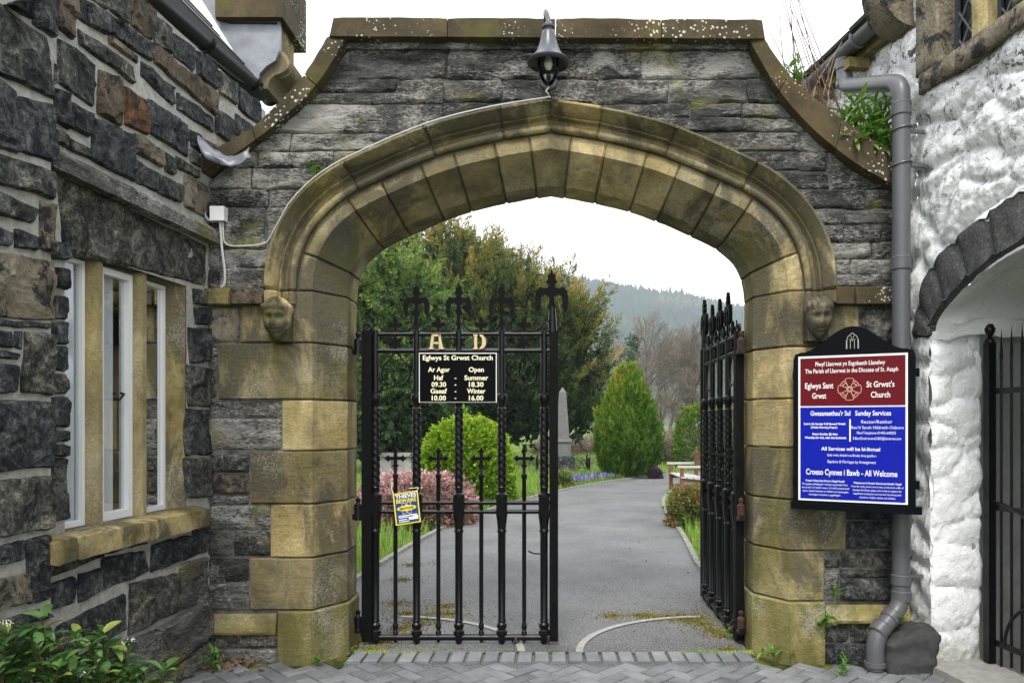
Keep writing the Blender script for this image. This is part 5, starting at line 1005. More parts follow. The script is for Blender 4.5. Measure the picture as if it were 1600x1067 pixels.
    for py in (537, 795, 970):                                        # hinges
        MB().lathe([(0.0, gz(py + 17)), (.034, gz(py + 17)), (.034, gz(py + 12)), (.030, gz(py + 11)), (.030, gz(py - 6)), (.018, gz(py - 8)), (.012, gz(py - 10)), (.018, gz(py - 13)), (.018, gz(py - 16)), (0.002, gz(py - 19))], (gx(559.5), 0, 0), 12).build('hinge', M['rust'] if not letters else I, g, True, 40)
        MB().box((gx(560), -0.02, gz(py + 14)), (gx(568), 0.02, gz(py - 4))).build('hinge_strap', I, g); MB().box((gx(549.5), -0.02, gz(py + 16)), (gx(558), 0.02, gz(py + 8))).build('hinge_pin', I, g)
    # roller and drop bolt
    m = MB(); m.tube([(gx(806) - .009, 0, 0.055 - .012), (gx(806) + .009, 0, 0.055 - .012)], 0.036, 16); m.build('roller', M['rust'], g); MB().box((gx(800), -.02, .03), (gx(803), .02, gz(995))).build('roller_bracket', I, g); MB().box((gx(809), -.02, .03), (gx(812), .02, gz(995))).build('roller_bracket', I, g)
    MB().tube([(gx(857), -.03, gz(995)), (gx(857), -.03, 0.02)], [0.013, 0.006], 8).build('drop_bolt', M['rust'], g)
    MB().tube([(gx(848), -.03, gz(864)), (gx(834), -.04, gz(863)), (gx(826), -.05, gz(859))], 0.0055, 6).build('latch', I, g)
    if letters:
        for ch, px in (('A', 683), ('D', 750)):
            w_ = 22 / KG; o_ = []
            m = MB()
            def slab(p): m.prism([Vector((gx(px) + x / KG, -0.03, gz(547) + z / KG)) for x, z in p], (0, 0.012, 0))
            if ch == 'A':
                slab([(-12, 1), (-4, 1), (-4, 3), (-6.5, 3), (-4, 20), (-7, 24), (-8, 21), (-10.5, 3), (-12, 3)]); slab([(12, 1), (12, 3), (10, 3), (6, 22), (7, 24), (3, 24), (4, 3), (3, 1)][::1]); slab([(-6, 21), (5, 21), (5, 24), (-7.5, 24)]); slab([(-5, 9), (4, 9), (4, 12), (-4.6, 12)])
            else:
                slab([(-10, 1), (-3, 1), (-3, 3), (-4, 3), (-4, 22), (-3, 22), (-3, 24), (-10, 24), (-10, 22), (-8.5, 22), (-8.5, 3), (-10, 3)]); slab([(0, 1), (5, 2), (9, 6), (10, 12), (9, 18), (5, 23), (0, 24), (0, 22), (3, 19), (4, 12), (3, 6), (0, 3)])
            m.build('gilt_letter', M['gold'], g, False)['label'] = 'gilt letter ' + ch
    return g
leaf_gate('closed black cast iron gate leaf carrying gilt letters and the opening hours sign', ((566 - CX) / KG, 0.40, 0), 0.0, True)
leaf_gate('black cast iron gate leaf swung open against the right side of the arch', (1.362, 0.40, 0), R(89), False)
gw = lambda px, py, y=0.0: Vector(((px - CX) / KG, 0.40 + y, gz(py)))
# ------------------------------------------------------------------ opening hours sign
OS = thing('opening_hours_sign', 'black opening hours sign with cream lettering fixed to the closed gate', 'sign', tuple(gw(717, 628, -0.06)))
MB().box(gw(657, 629, -0.062), gw(777, 552.5, -0.05)).build('border', M['sign_white'], OS); MB().box(gw(658.3, 627.8, -0.066), gw(775.7, 553.8, -0.0621)).build('panel', M['sign_black'], OS)
def ot(body, x0, x1, yb, h=7.2):
    c = gw((x0 + x1) / 2, yb - h / 2, -0.0661); text(body, (x1 - x0) / KG, h / KG, c, (1, 0, 0), (0, 0, 1), (0, -1, 0), M['cream'], OS, bold=0.025)
z3 = lambda x: 540 + x / 4.444; y3 = lambda y: 400 + y / 4.444
for s, a, b, y in (('Eglwys St Grwst Church', 547, 1027, 727), ('Ar Agor', 583, 733, 808), ('Open', 862, 966, 808), ('Haf', 624, 688, 864), ('Summer', 832, 996, 864), ('09.30', 607, 707, 910), ('18.30', 863, 964, 910), ('Gaeaf', 600, 713, 955), ('Winter', 850, 976, 955), ('10.00', 608, 706, 1003), ('16.00', 863, 963, 1003)): ot(s, z3(a), z3(b), y3(y))
for y in (853, 898, 944, 990): MB().box(gw(z3(765), y3(y + 3), -0.0668), gw(z3(777), y3(y - 3), -0.066)).build('dash', M['cream'], OS)
# ------------------------------------------------------------------ small security notice
SN = thing('security_notice', 'small blue and yellow security notice tied crookedly to the gate bars', 'notice', tuple(gw(638, 792, -0.06)))
Us = Vector((math.cos(R(8.5)), 0, math.sin(R(8.5)))); Vs = Vector((-math.sin(R(6)), 0, math.cos(R(6)))); c0 = gw(638.5, 791.5, -0.07); pxk = 1 / KG
def sq(name, x0, x1, y0, y1, n, mat): MB().obox(c0 + Us * x0 * pxk + Vs * y0 * pxk + Vector((0, -n, 0)), Us * (x1 - x0) * pxk, Vs * (y1 - y0) * pxk, Vector((0, -0.0015, 0))).build(name, M[mat], SN, False)
sq('backing', -19.5, 19.5, -24.5, 24.5, 0.0, 'notice_yellow'); sq('panel', -17.3, 17.6, -22.5, 22.5, 0.002, 'notice_blue'); sq('label_strip', 1.5, 16.5, -18.5, -12.5, 0.004, 'sign_white')
def st(b, w_, h, x, y, mat): text(b, w_ * pxk, h * pxk, c0 + Us * x * pxk + Vs * y * pxk + Vector((0, -0.0045, 0)), Us, Vs, (0, -1, 0), M[mat], SN, bold=0.03)
st('THIEVES', 32, 5.5, 0.5, 19, 'sign_white'); st('BEWARE', 31, 6, 0.5, 12, 'notice_yellow')
for r3 in (0, 60, 120):
    a0 = R(r3); MB().tube([c0 + Us * (11.5 * math.cos(t) * math.cos(a0) - 4.2 * math.sin(t) * math.sin(a0)) * pxk + Vs * (0 + 11.5 * math.cos(t) * math.sin(a0) * 0.85 + 4.2 * math.sin(t) * math.cos(a0)) * pxk + Vector((0, -0.004, 0)) for t in [2 * math.pi * k / 24 for k in range(25)]], 0.0016, 4).build('orbit_line', M['sign_white'], SN, False)
m = MB(); m.prism([c0 + Us * 15 * math.cos(t) * pxk + Vs * 4.2 * math.sin(t) * pxk + Vector((0, -0.0045, 0)) for t in [2 * math.pi * k / 24 for k in range(24)]], (0, -0.002, 0)); m.build('oval', M['notice_yellow'], SN, False)
text('SMARTWATER', 22 * pxk, 3.2 * pxk, c0 + Vector((0, -0.0068, 0)), Us, Vs, (0, -1, 0), M['sign_black'], SN, bold=0.02)
for x0, x1, y in ((-14, 15, -11), (-14, 8, -13.5), (-14, -1, -17), (-14, 2, -20)): sq('print_line', x0, x1, y - .8, y + .6, 0.004, 'sign_white')
MB().tube([c0 + Us * -18 * pxk + Vs * 23 * pxk, gw(614, 762, -0.05), gw(612, 757, 0.02)], 0.0022, 5).build('tie', M['sign_white'], SN); MB().tube([c0 + Us * 18 * pxk + Vs * 24 * pxk, gw(656, 761, -0.04), gw(640, 762, -0.03)], 0.0022, 5).build('tie', M['sign_white'], SN)
# ================================================================== planting and the churchyard beyond
def fast_mesh(name, V, F4, mat, parent=None, col=None, tri=False, c=None, label=None):
    V = np.asarray(V, dtype=np.float32).reshape(-1, 3); F4 = np.asarray(F4, dtype=np.int32); k = F4.shape[1]
    c = (V.min(0) + V.max(0)) / 2 if c is None else np.array(c, dtype=np.float32)
    me = bpy.data.meshes.new(name); me.vertices.add(len(V)); me.vertices.foreach_set('co', (V - c).ravel())
    me.loops.add(F4.size); me.loops.foreach_set('vertex_index', F4.ravel()); me.polygons.add(len(F4)); me.polygons.foreach_set('loop_start', np.arange(0, F4.size, k, dtype=np.int32))
    me.update(calc_edges=True); me.validate(); me.materials.append(mat)
    if col is not None:
        a = me.color_attributes.new('Col', 'FLOAT_COLOR', 'POINT'); q = np.ones((len(V), 4), dtype=np.float32); q[:, :3] = np.asarray(col, dtype=np.float32).reshape(-1, 1); a.data.foreach_set('color', q.ravel())
    o = bpy.data.objects.new(name, me); link(o); cv = Vector([float(x) for x in c])
    if parent: o.parent = parent; o.location = cv - ORI[parent.name]
    else: o.location = cv
    ORI[o.name] = cv
    return o
def unit(a): return a / np.maximum(np.linalg.norm(a, axis=-1, keepdims=True), 1e-6)
def sprays(base, axis, length, colr, rs, K=22, lw=0.10, ll=0.42, spread=0.9, flatk=1.0, droop=0.0):
    """leafy sprays: K small rhombic leaves set round each axis; returns vertices, faces, colour per vertex"""
    S = len(base); axis = unit(axis); ref = np.where(np.abs(axis[:, 2:3]) < 0.9, np.array([[0, 0, 1.0]]), np.array([[1.0, 0, 0]])); a = unit(np.cross(axis, ref)); b = np.cross(axis, a)
    t = rs.uniform(0.0, 1.0, (S, K)); ph = rs.uniform(0, 2 * np.pi, (S, K)); L = length[:, None]
    rad = (np.cos(ph)[..., None] * a[:, None] + flatk * np.sin(ph)[..., None] * b[:, None])
    o = base[:, None] + axis[:, None] * (t * L)[..., None]; o = o + rad * (0.06 * L * (1 - t))[..., None]
    d = unit(axis[:, None] * 1.0 + rad * (spread * (1 - 0.55 * t))[..., None] + rs.normal(0, 0.18, (S, K, 3)) + np.array([0, 0, -droop])); l = (ll * L * (1 - 0.5 * t) * rs.uniform(0.7, 1.2, (S, K)))[..., None]; wd = unit(np.cross(d, rs.normal(0, 1, (S, K, 3)))) * (l * lw / ll)
    V = np.stack([o, o + d * l * 0.5 + wd, o + d * l, o + d * l * 0.5 - wd], axis=2).reshape(-1, 3); n = S * K; F = (np.arange(n)[:, None] * 4 + np.arange(4)[None]).astype(np.int32)
    c = np.clip(colr[:, None] + 0.22 * (t - 0.5) + rs.normal(0, 0.06, (S, K)), 0, 1); c = np.repeat(c.reshape(-1), 4); return V, F, c
def on_blob(rs, n, c, r, lo=0.72, hi=1.0, zmin=-0.6):
    d = unit(rs.normal(0, 1, (n * 3, 3))); d = d[d[:, 2] > zmin][:n]; return np.array(c) + d * np.array(r) * rs.uniform(lo, hi, (len(d), 1)), d
def trunk(name, base, h, r0, parent, mat, limbs=(), seed=1):
    m = MB(); b = Vector(base); m.tube([b + Vector((0.06 * math.sin(k), 0.05 * math.cos(k * 1.3), h * k / 6 - 0.1)) for k in range(7)], [r0 * (1 - 0.11 * k) * (1.25 if k == 0 else 1) for k in range(7)], 9)
    for a, b2, r in limbs: m.tube([Vector(a), Vector(a).lerp(Vector(b2), .5) + Vector((0, 0, .15)), Vector(b2)], [r, r * .7, r * .35], 6)
    return m.build(name, mat, parent)
def conifer(label, base, blobs, n, matn, colfn, seed, sp_len=(0.5, 0.9), K=22, up=0.55, lw=0.10, name='yew_tree', cat='tree', th=3, tr=0.35, droop=0.0):
    rs = np.random.RandomState(seed); t = thing(name, label, cat, base); P_ = []; D_ = []
    tot = sum(b[1][0] * b[1][2] for b in blobs)
    for c, r in blobs:
        k = int(n * r[0] * r[2] / tot); p, d = on_blob(rs, k, c, r, 0.80, 1.02); P_.append(p); D_.append(d)
    p = np.concatenate(P_); d = np.concatenate(D_); keep = p[:, 2] > 0.45; p, d = p[keep], d[keep]
    pl = unit(d * 0.9 + np.array([0, 0, up]) + rs.normal(0, 0.22, d.shape)); pln = rs.uniform(*sp_len, len(p)); colr = colfn(rs, p, d)
    # every plume carries side sprays that shorten towards its tip
    m_ = 9; tt = np.linspace(0.0, 0.95, m_)[None] + rs.uniform(-.04, .04, (len(p), m_)); side = unit(rs.normal(0, 1, (len(p), m_, 3))); q = p[:, None] + pl[:, None] * (tt * pln[:, None])[..., None] + np.array([0, 0, -droop]) * (tt ** 2 * pln[:, None] * .6)[..., None]
    ax = unit(pl[:, None] + side * (0.75 * (1 - tt * .6))[..., None] + np.array([0, 0, -droop])); ln = (pln[:, None] * (0.50 - 0.26 * tt)); cc_ = np.clip(colr[:, None] + 0.30 * (tt - .45), 0, 1)
    V, F, c = sprays(q.reshape(-1, 3), ax.reshape(-1, 3), ln.reshape(-1), cc_.reshape(-1), rs, K, lw, droop=droop); fast_mesh('crown', V, F, M[matn], t, c)
    # inner foliage closes the crown; its darker colour paints the shade inside
    P_ = []
    for c, r in blobs: k = int(n * 2.2 * r[0] * r[2] / tot); P_.append(on_blob(rs, k, c, r, 0.25, 0.86, -1)[0])
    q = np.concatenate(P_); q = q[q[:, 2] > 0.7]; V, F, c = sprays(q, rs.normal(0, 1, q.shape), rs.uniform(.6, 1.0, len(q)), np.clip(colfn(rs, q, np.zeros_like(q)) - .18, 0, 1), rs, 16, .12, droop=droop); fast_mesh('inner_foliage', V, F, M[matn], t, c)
    limbs = [((base[0], base[1], th * 0.55 + 0.3 * i), tuple(np.array(b[0]) * 1.0), tr * 0.4) for i, b in enumerate(blobs[:6])]
    trunk('trunk', base, th, tr, t, M['bark'], limbs); return t
# golden yew behind the gate, greener yew at its left
yb = P(765, 0, 31); Y = lambda px, py, d, r: ((float(P(px, py, d).x), d - 5.0, float(P(px, py, d).z)), r)
gold = [Y(700, 450, 30, (2.1, 2.0, 1.9)), Y(690, 410, 30.5, (1.3, 1.4, 1.3)), Y(765, 468, 30, (2.0, 2.0, 1.6)), Y(745, 428, 31, (1.1, 1.2, .9)), Y(810, 472, 30, (1.3, 1.6, 1.1)), Y(840, 522, 29.5, (1.7, 1.8, 1.8)), Y(880, 560, 29.5, (1.4, 1.6, 1.8)), Y(780, 530, 28.8, (2.4, 2.0, 2.2)), Y(700, 540, 28.8, (2.3, 2.0, 2.2)), Y(900, 610, 29.5, (1.2, 1.4, 1.3)), Y(830, 610, 29, (2.0, 1.8, 1.5)), Y(740, 620, 29, (2.4, 1.8, 1.4)), Y(905, 510, 29.5, (0.75, .8, 1.0)), Y(640, 440, 31, (1.4, 1.4, 1.6)), Y(862, 492, 30, (.7, .8, .8)), Y(800, 660, 29, (2.6, 1.6, .8)), Y(890, 650, 29.5, (1.4, 1.4, .9)), Y(700, 655, 29, (2.2, 1.6, .9))]
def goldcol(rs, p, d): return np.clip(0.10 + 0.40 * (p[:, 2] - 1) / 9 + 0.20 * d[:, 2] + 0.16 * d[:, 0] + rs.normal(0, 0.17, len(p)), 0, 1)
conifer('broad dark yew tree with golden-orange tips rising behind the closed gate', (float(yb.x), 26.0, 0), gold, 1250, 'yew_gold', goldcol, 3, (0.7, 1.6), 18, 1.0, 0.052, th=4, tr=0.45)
gb = P(600, 0, 24)
green = [Y(600, 470, 24, (1.5, 1.6, 1.7)), Y(640, 510, 24, (1.3, 1.4, 1.4)), Y(570, 540, 24, (1.6, 1.6, 1.5)), Y(630, 590, 23.5, (1.5, 1.5, 1.3)), Y(590, 640, 23, (1.7, 1.5, 1.0)), Y(660, 620, 23.5, (1.2, 1.2, .9)), Y(560, 600, 23.5, (1.6, 1.5, 1.6)), Y(545, 470, 24, (1.4, 1.4, 1.4)), Y(575, 680, 23, (1.3, 1.2, .8)), Y(620, 665, 23, (1.1, 1.2, .7))]
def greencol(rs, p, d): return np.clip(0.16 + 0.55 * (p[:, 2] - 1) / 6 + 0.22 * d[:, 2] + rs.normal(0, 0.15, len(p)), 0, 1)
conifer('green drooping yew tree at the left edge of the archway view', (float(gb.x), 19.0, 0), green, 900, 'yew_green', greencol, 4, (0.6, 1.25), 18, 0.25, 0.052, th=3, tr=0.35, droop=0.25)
# golden cypress cone, clipped dome and other bushes
def cone_bush(label, px0, px1, pyt, pyb, name, matn, seed, n=2600, prof=None, cat='tree'):
    rs = np.random.RandomState(seed); b = G((px0 + px1) / 2, pyb); d = b.y + 5; r = (px1 - px0) / 2 * d / FOC; h = (pyb - pyt) * d / FOC; t = thing(name, label, cat, tuple(b))
    z = rs.beta(1.15, 1.25, n); ph = rs.uniform(0, 2 * np.pi, n); pr = np.interp(z, [0, .06, .25, .5, .75, .92, 1], [.62, .82, 1.0, .86, .55, .24, .05]); rr = r * pr * rs.uniform(0.82, 1.0, n) * (1 + .09 * np.sin(ph * 5 + z * 9) + .05 * np.sin(ph * 11 - z * 17)) * np.where(rs.rand(n) < .05, rs.uniform(1.0, 1.12, n), 1)
    p = np.stack([b.x + rr * np.cos(ph), b.y + rr * np.sin(ph), b.z + z * h * 0.93], 1); ax = np.stack([np.cos(ph) * .35, np.sin(ph) * .35, np.ones(n)], 1) + rs.normal(0, .12, (n, 3)); ln = rs.uniform(.18, .46, n)
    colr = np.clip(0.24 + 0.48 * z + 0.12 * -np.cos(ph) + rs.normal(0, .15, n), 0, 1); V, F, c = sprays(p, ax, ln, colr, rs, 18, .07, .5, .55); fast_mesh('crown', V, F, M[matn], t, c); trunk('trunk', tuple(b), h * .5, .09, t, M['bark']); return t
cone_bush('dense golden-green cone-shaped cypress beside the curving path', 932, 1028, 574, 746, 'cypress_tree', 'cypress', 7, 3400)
def dome(label, px0, px1, pyt, pyb, name, matn, seed, n, ls, colfn, K=12, lw=.2, squash=0.9, cat='shrub', ll=.6, dep=None):
    rs = np.random.RandomState(seed); b = G((px0 + px1) / 2, pyb); d = b.y + 5; r = (px1 - px0) / 2 * d / FOC; h = (pyb - pyt) * d / FOC; t = thing(name, label, cat, tuple(b)); dp = r if dep is None else dep
    dd = unit(rs.normal(0, 1, (n * 2, 3))); dd[:, 2] = np.abs(dd[:, 2]) ** squash; dd = unit(dd)[:n]
    wob = (1 + 0.05 * np.sin(dd[:, 0] * 7 + seed) * np.cos(dd[:, 1] * 6) + 0.05 * np.array([noise.noise(Vector((float(q[0]) * 4 + seed, float(q[1]) * 4, float(q[2]) * 4))) for q in dd])) * np.where(rs.rand(n) < .06, rs.uniform(1.0, 1.09, n), 1); k = rs.uniform(.86, 1.0, n) * wob / (np.abs(dd) ** 2.9).sum(1) ** (1 / 2.9)
    p = np.array([b.x, b.y, b.z]) + dd * np.array([r, dp, h]) * k[:, None]; colr = colfn(rs, p, dd); V, F, c = sprays(p - dd * ls * .6, dd + rs.normal(0, .3, dd.shape), rs.uniform(.7, 1.2, n) * ls, colr, rs, K, lw, ll, 1.0); fast_mesh('foliage', V, F, M[matn], t, c)
    m = MB(); 
    for k in range(5): a = k * 1.3; m.tube([b, b + Vector((r * .4 * math.cos(a), dp * .4 * math.sin(a), h * .6))], [.05, .02], 5)
    m.build('stem', M['bark'], t); return t
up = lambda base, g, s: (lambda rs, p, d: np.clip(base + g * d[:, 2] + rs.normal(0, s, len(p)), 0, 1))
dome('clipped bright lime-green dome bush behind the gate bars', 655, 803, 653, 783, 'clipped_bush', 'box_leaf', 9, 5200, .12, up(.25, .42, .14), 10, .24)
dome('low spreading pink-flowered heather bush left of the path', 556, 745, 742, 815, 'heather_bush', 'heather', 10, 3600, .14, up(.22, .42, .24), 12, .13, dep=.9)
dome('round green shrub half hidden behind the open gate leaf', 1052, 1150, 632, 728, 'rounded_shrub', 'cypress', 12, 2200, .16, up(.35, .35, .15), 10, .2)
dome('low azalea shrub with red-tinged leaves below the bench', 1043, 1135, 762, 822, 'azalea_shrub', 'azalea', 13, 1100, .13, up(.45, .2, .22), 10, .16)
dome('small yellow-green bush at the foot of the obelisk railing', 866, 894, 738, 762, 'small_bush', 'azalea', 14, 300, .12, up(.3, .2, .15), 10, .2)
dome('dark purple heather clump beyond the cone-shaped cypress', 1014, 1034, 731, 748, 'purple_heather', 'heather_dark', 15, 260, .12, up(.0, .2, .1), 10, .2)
# brown winter scrub along the far edge
for i, (a, b, yt, yb_, s) in enumerate(((1000, 1075, 690, 722, 1), (1030, 1150, 668, 712, 2), (830, 935, 688, 708, 3), (560, 640, 690, 716, 4), (915, 1000, 678, 706, 5))):
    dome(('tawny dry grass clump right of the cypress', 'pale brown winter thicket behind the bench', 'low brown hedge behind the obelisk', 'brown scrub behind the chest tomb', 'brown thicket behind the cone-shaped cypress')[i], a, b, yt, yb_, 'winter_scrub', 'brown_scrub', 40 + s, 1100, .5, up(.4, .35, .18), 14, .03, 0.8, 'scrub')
# ------------------------------------------------------------------ bare trees
def bare_tree(label, px, pyt, d, seed, spread=0.5, ivy=False, levels=6, r0=.2):
    rd = random.Random(seed); b = P(px, 660, d); b.z = 0; h = (660 - pyt) * d / FOC + 1.6; t = thing('bare_tree', label, 'tree', tuple(b), 'bare winter trees beyond the churchyard'); segs = []
    def grow(p, dv, L, r, lv):
        q = p; n = 3 if lv < 3 else 2
        for i in range(n):
            dv = (dv + Vector((rd.gauss(0, .12), rd.gauss(0, .12), rd.gauss(.05, .06)))).normalized(); e = q + dv * (L / n); segs.append((q, e, r * (1 - .3 * i / n), r * (1 - .3 * (i + 1) / n), lv)); q = e
            if lv < levels and (lv > 0 or i > 0):
                for _ in range(1 if lv < 2 else rd.choice((1, 1, 2))):
                    a = rd.uniform(0, 6.28); o = dv.orthogonal().normalized(); o = (o * math.cos(a) + dv.cross(o) * math.sin(a)); grow(q, (dv + o * rd.uniform(spread * .7, spread * 1.5)).normalized(), L * rd.uniform(.5, .72), r * .52, lv + 1)
        if lv < levels: grow(q, dv, L * .62, r * .62, lv + 1)
    grow(b - Vector((0, 0, .2)), Vector((0, 0, 1)), h * .42, r0, 0)
    zmax = max(s[1].z for s in segs); k = h / zmax
    for kind, sel in (('trunk', lambda l: l <= 1), ('crown', lambda l: l > 1)):
        V = []; F = []
        for p, q, ra, rb2, lv in segs:
            if not sel(lv): continue
            n = 6 if lv <= 1 else 3; dv = (q - p).normalized(); a = dv.orthogonal().normalized(); c = dv.cross(a); i0 = len(V); ra = max(ra, .011); rb2 = max(rb2, .008)
            for (pp, rr) in ((p, ra), (q, rb2)):
                for j in range(n): an = 6.2832 * j / n; v = pp + (a * math.cos(an) + c * math.sin(an)) * rr; V.append((b.x + (v.x - b.x) * k, b.y + (v.y - b.y) * k, v.z * k))
            F += [(i0 + j, i0 + (j + 1) % n, i0 + n + (j + 1) % n, i0 + n + j) for j in range(n)]
        fast_mesh(kind, V, F, M['bark'] if kind == 'trunk' else M['twig'], t)
    if ivy:
        rs = np.random.RandomState(seed); z = rs.uniform(.15, .93, 700) * h; p = np.stack([b.x + .5 * (z / h - .4) + rs.normal(0, .26, 700), b.y + rs.normal(0, .26, 700), z], 1); V, F, c = sprays(p, rs.normal(0, 1, (700, 3)), rs.uniform(.15, .4, 700), rs.uniform(.1, .5, 700), rs, 6, .3); fast_mesh('ivy', V, F, M['yew_green'], t, c)
    return t
for a in (('ivy-clad bare tree right of the big yew', 984, 512, 62, 21, .55, True, 5, .26), ('tall bare tree rising above its neighbours left of the open gate', 998, 486, 66, 22, .5, False, 6, .2), ('wide pale bare tree filling the view left of the open gate', 1062, 500, 64, 23, .55, False, 6, .22),
          ('slender bare tree between the cypress and the wide pale tree', 1030, 540, 70, 24, .5, False, 6, .16), ('bare tree seen over the top of the open gate leaf', 1106, 502, 68, 25, .55, False, 6, .2), ('bare tree close to the right arch jamb', 1140, 510, 72, 26, .5, False, 6, .2),
          ('low bare tree partly hidden by the cone-shaped cypress', 962, 570, 60, 27, .6, False, 5, .14), ('small bare tree low between the wide tree and the gate', 1084, 570, 58, 28, .6, False, 6, .14), ('short bushy bare tree right of the cypress', 1040, 600, 54, 29, .7, False, 6, .12), ('bare tree behind the ivy-clad one', 968, 530, 78, 30, .55, False, 6, .18), ('bare tree just right of the tall one', 1018, 520, 76, 31, .55, False, 6, .18), ('bare tree just left of the wide pale tree', 1046, 528, 80, 32, .5, False, 6, .18), ('bare tree at the back between gate and wide pale tree', 1082, 516, 80, 33, .55, False, 6, .18), ('bare tree at the back behind the open gate hinge', 1124, 522, 80, 34, .55, False, 6, .18), ('low twiggy bare tree behind the rounded shrub', 1070, 612, 56, 35, .7, False, 6, .12), ('low twiggy bare tree behind the cypress top', 1004, 600, 58, 36, .7, False, 6, .12)): bare_tree(*a)
# ------------------------------------------------------------------ far hillside and its forest
rdg = lambda x: 168 - 0.0 * x - 0.165 * (x - 15) if x > 15 else 168 - 0.10 * (x - 15) * (-0.3)
def hz_(x, y): t = max(0, min(1, (y - 330) / 560)); return -3 + (rdg(x) + 3) * (t ** 1.25) + 6 * noise.noise(Vector((x * .012, y * .012, 0))) * t
sheet('hill', [[Vector((x, y, hz_(x, y) if y < 930 else hz_(x, 900) - (y - 930) * .3)) for x in range(-700, 900, 40)] for y in list(range(200, 930, 30)) + [930, 1100]], M['hill'])
rs = np.random.RandomState(6); n = 15000; x = rs.uniform(-200, 420, n); y = 330 + 580 * rs.beta(2.2, 1.1, n); z = np.array([hz_(a, b) for a, b in zip(x, y)])
ht = rs.uniform(8, 15, n) * np.where(rs.rand(n) < .05, 1.35, 1); w_ = ht * rs.uniform(.20, .32, n); k = 5; ang = 2 * np.pi * np.arange(k) / k
ringv = np.stack([np.cos(ang), np.sin(ang), np.zeros(k)], 1); V = []; base = np.stack([x, y, z - 1], 1)
V = np.concatenate([base[:, None] + ringv[None] * w_[:, None, None], (base + np.stack([0 * x, 0 * x, ht], 1))[:, None]], 1).reshape(-1, 3); idx = np.arange(n)[:, None] * (k + 1); F = np.concatenate([np.stack([idx[:, 0] + j, idx[:, 0] + (j + 1) % k, idx[:, 0] + k], 1) for j in range(k)])
patch = np.array([noise.noise(Vector((a * .011, b * .016, 3))) for a, b in zip(x, y)]); colr = np.clip(.42 + .75 * patch + rs.normal(0, .16, n), 0, 1)
tag(fast_mesh('forest', V, F, M['conifer_far'], None, np.repeat(colr, k + 1)), 'dark conifer forest covering the distant hillside', 'forest', None, 'stuff')
# ------------------------------------------------------------------ grass, flowers, moss
def blades(name, pts, hgt, wid, matn, seed, lean=.35, label=None, cat='grass', cmean=.45, cs=.25):
    rs = np.random.RandomState(seed); n = len(pts); a = rs.uniform(0, 6.283, n); h = hgt * rs.uniform(.45, 1.15, n); wv = np.stack([np.cos(a), np.sin(a), 0 * a], 1) * wid; ln = np.stack([np.cos(a + 1.5) * lean, np.sin(a + 1.5) * lean, np.ones(n)], 1) + rs.normal(0, .15, (n, 3)); ln = ln * h[:, None]
    mid = pts + ln * np.array([.35, .35, .62]); V = np.stack([pts - wv, pts + wv, mid + wv * .7, pts + ln, mid - wv * .7], 1).reshape(-1, 3); F = np.arange(n)[:, None] * 5 + np.array([[0, 1, 2, 4]]); F2 = np.arange(n)[:, None] * 5 + np.array([[4, 2, 3, 3]])
    Fq = np.concatenate([F, np.arange(n)[:, None] * 5 + np.array([[4, 2, 3, 4]])[:, :4]]) if False else F
    tri = np.stack([pts - wv, pts + wv, pts + ln], 1).reshape(-1, 3); o = fast_mesh(name, tri, np.arange(n * 3).reshape(-1, 3), M[matn], None, np.repeat(np.clip(rs.normal(cmean, cs, n), 0, 1), 3)); return tag(o, label, cat, None, 'stuff')
def scatter(n, seed, x0, x1, y0, y1, test, z=0.0):
    rs = np.random.RandomState(seed); out = []
    while len(out) < n:
        xx = rs.uniform(x0, x1, 4000); yy = y0 + (y1 - y0) * rs.uniform(0, 1, 4000) ** 1.5
        for a, b in zip(xx, yy):
            if test(a, b): out.append((a, b, z))
            if len(out) >= n: break
    return np.array(out)
def xl(y): return np.interp(y, [p.y for p in cl_], [p.x for p in cl_])
def xr(y): return np.interp(y, [p.y for p in cr_], [p.x for p in cr_])
blades('verge_grass', scatter(26000, 31, -6, 3.6, 1.2, 19, lambda a, b: a < xl(b) - .06 - .05 * math.sin(b * 9) and a > -2.6 - b * .35), .22, .006, 'grass', 51, label='tall spring grass along the left verge of the path')
blades('bank_grass', scatter(9000, 32, 1.6, 6, 1.6, 13, lambda a, b: xr(b) + .06 < a < xr(b) + 1.6), .24, .006, 'grass', 52, label='long grass along the right verge below the bench')
blades('far_lawn', scatter(16000, 33, -12, 14, 13, 45, lambda a, b: a < xl(b) - .1 or a > xr(b) + .2), .16, .016, 'grass', 53, label='rough lawn of the churchyard beyond the bushes', cmean=.55)
blades('bluebells', scatter(900, 34, .2, 3.4, 14, 18.6, lambda a, b: xl(b) - 1.3 < a < xl(b) - .25, .10), .11, .028, 'petals', 54, label='drift of blue spring flowers along the path edge', cat='flowers')
blades('verge_flowers', scatter(60, 35, -4, -1.6, 2, 8, lambda a, b: a < xl(b) - .2, .14), .06, .02, 'petals', 55, label='scattered blue flowers in the left verge', cat='flowers')
def mossy(n, seed, pts_fn, name, label, h=.018, wd=.008, cm=.5, matn='moss'): 
    rs = np.random.RandomState(seed); blades(name, pts_fn(rs, n), h, wd, matn, seed, .8, label, 'moss', cm, .25)
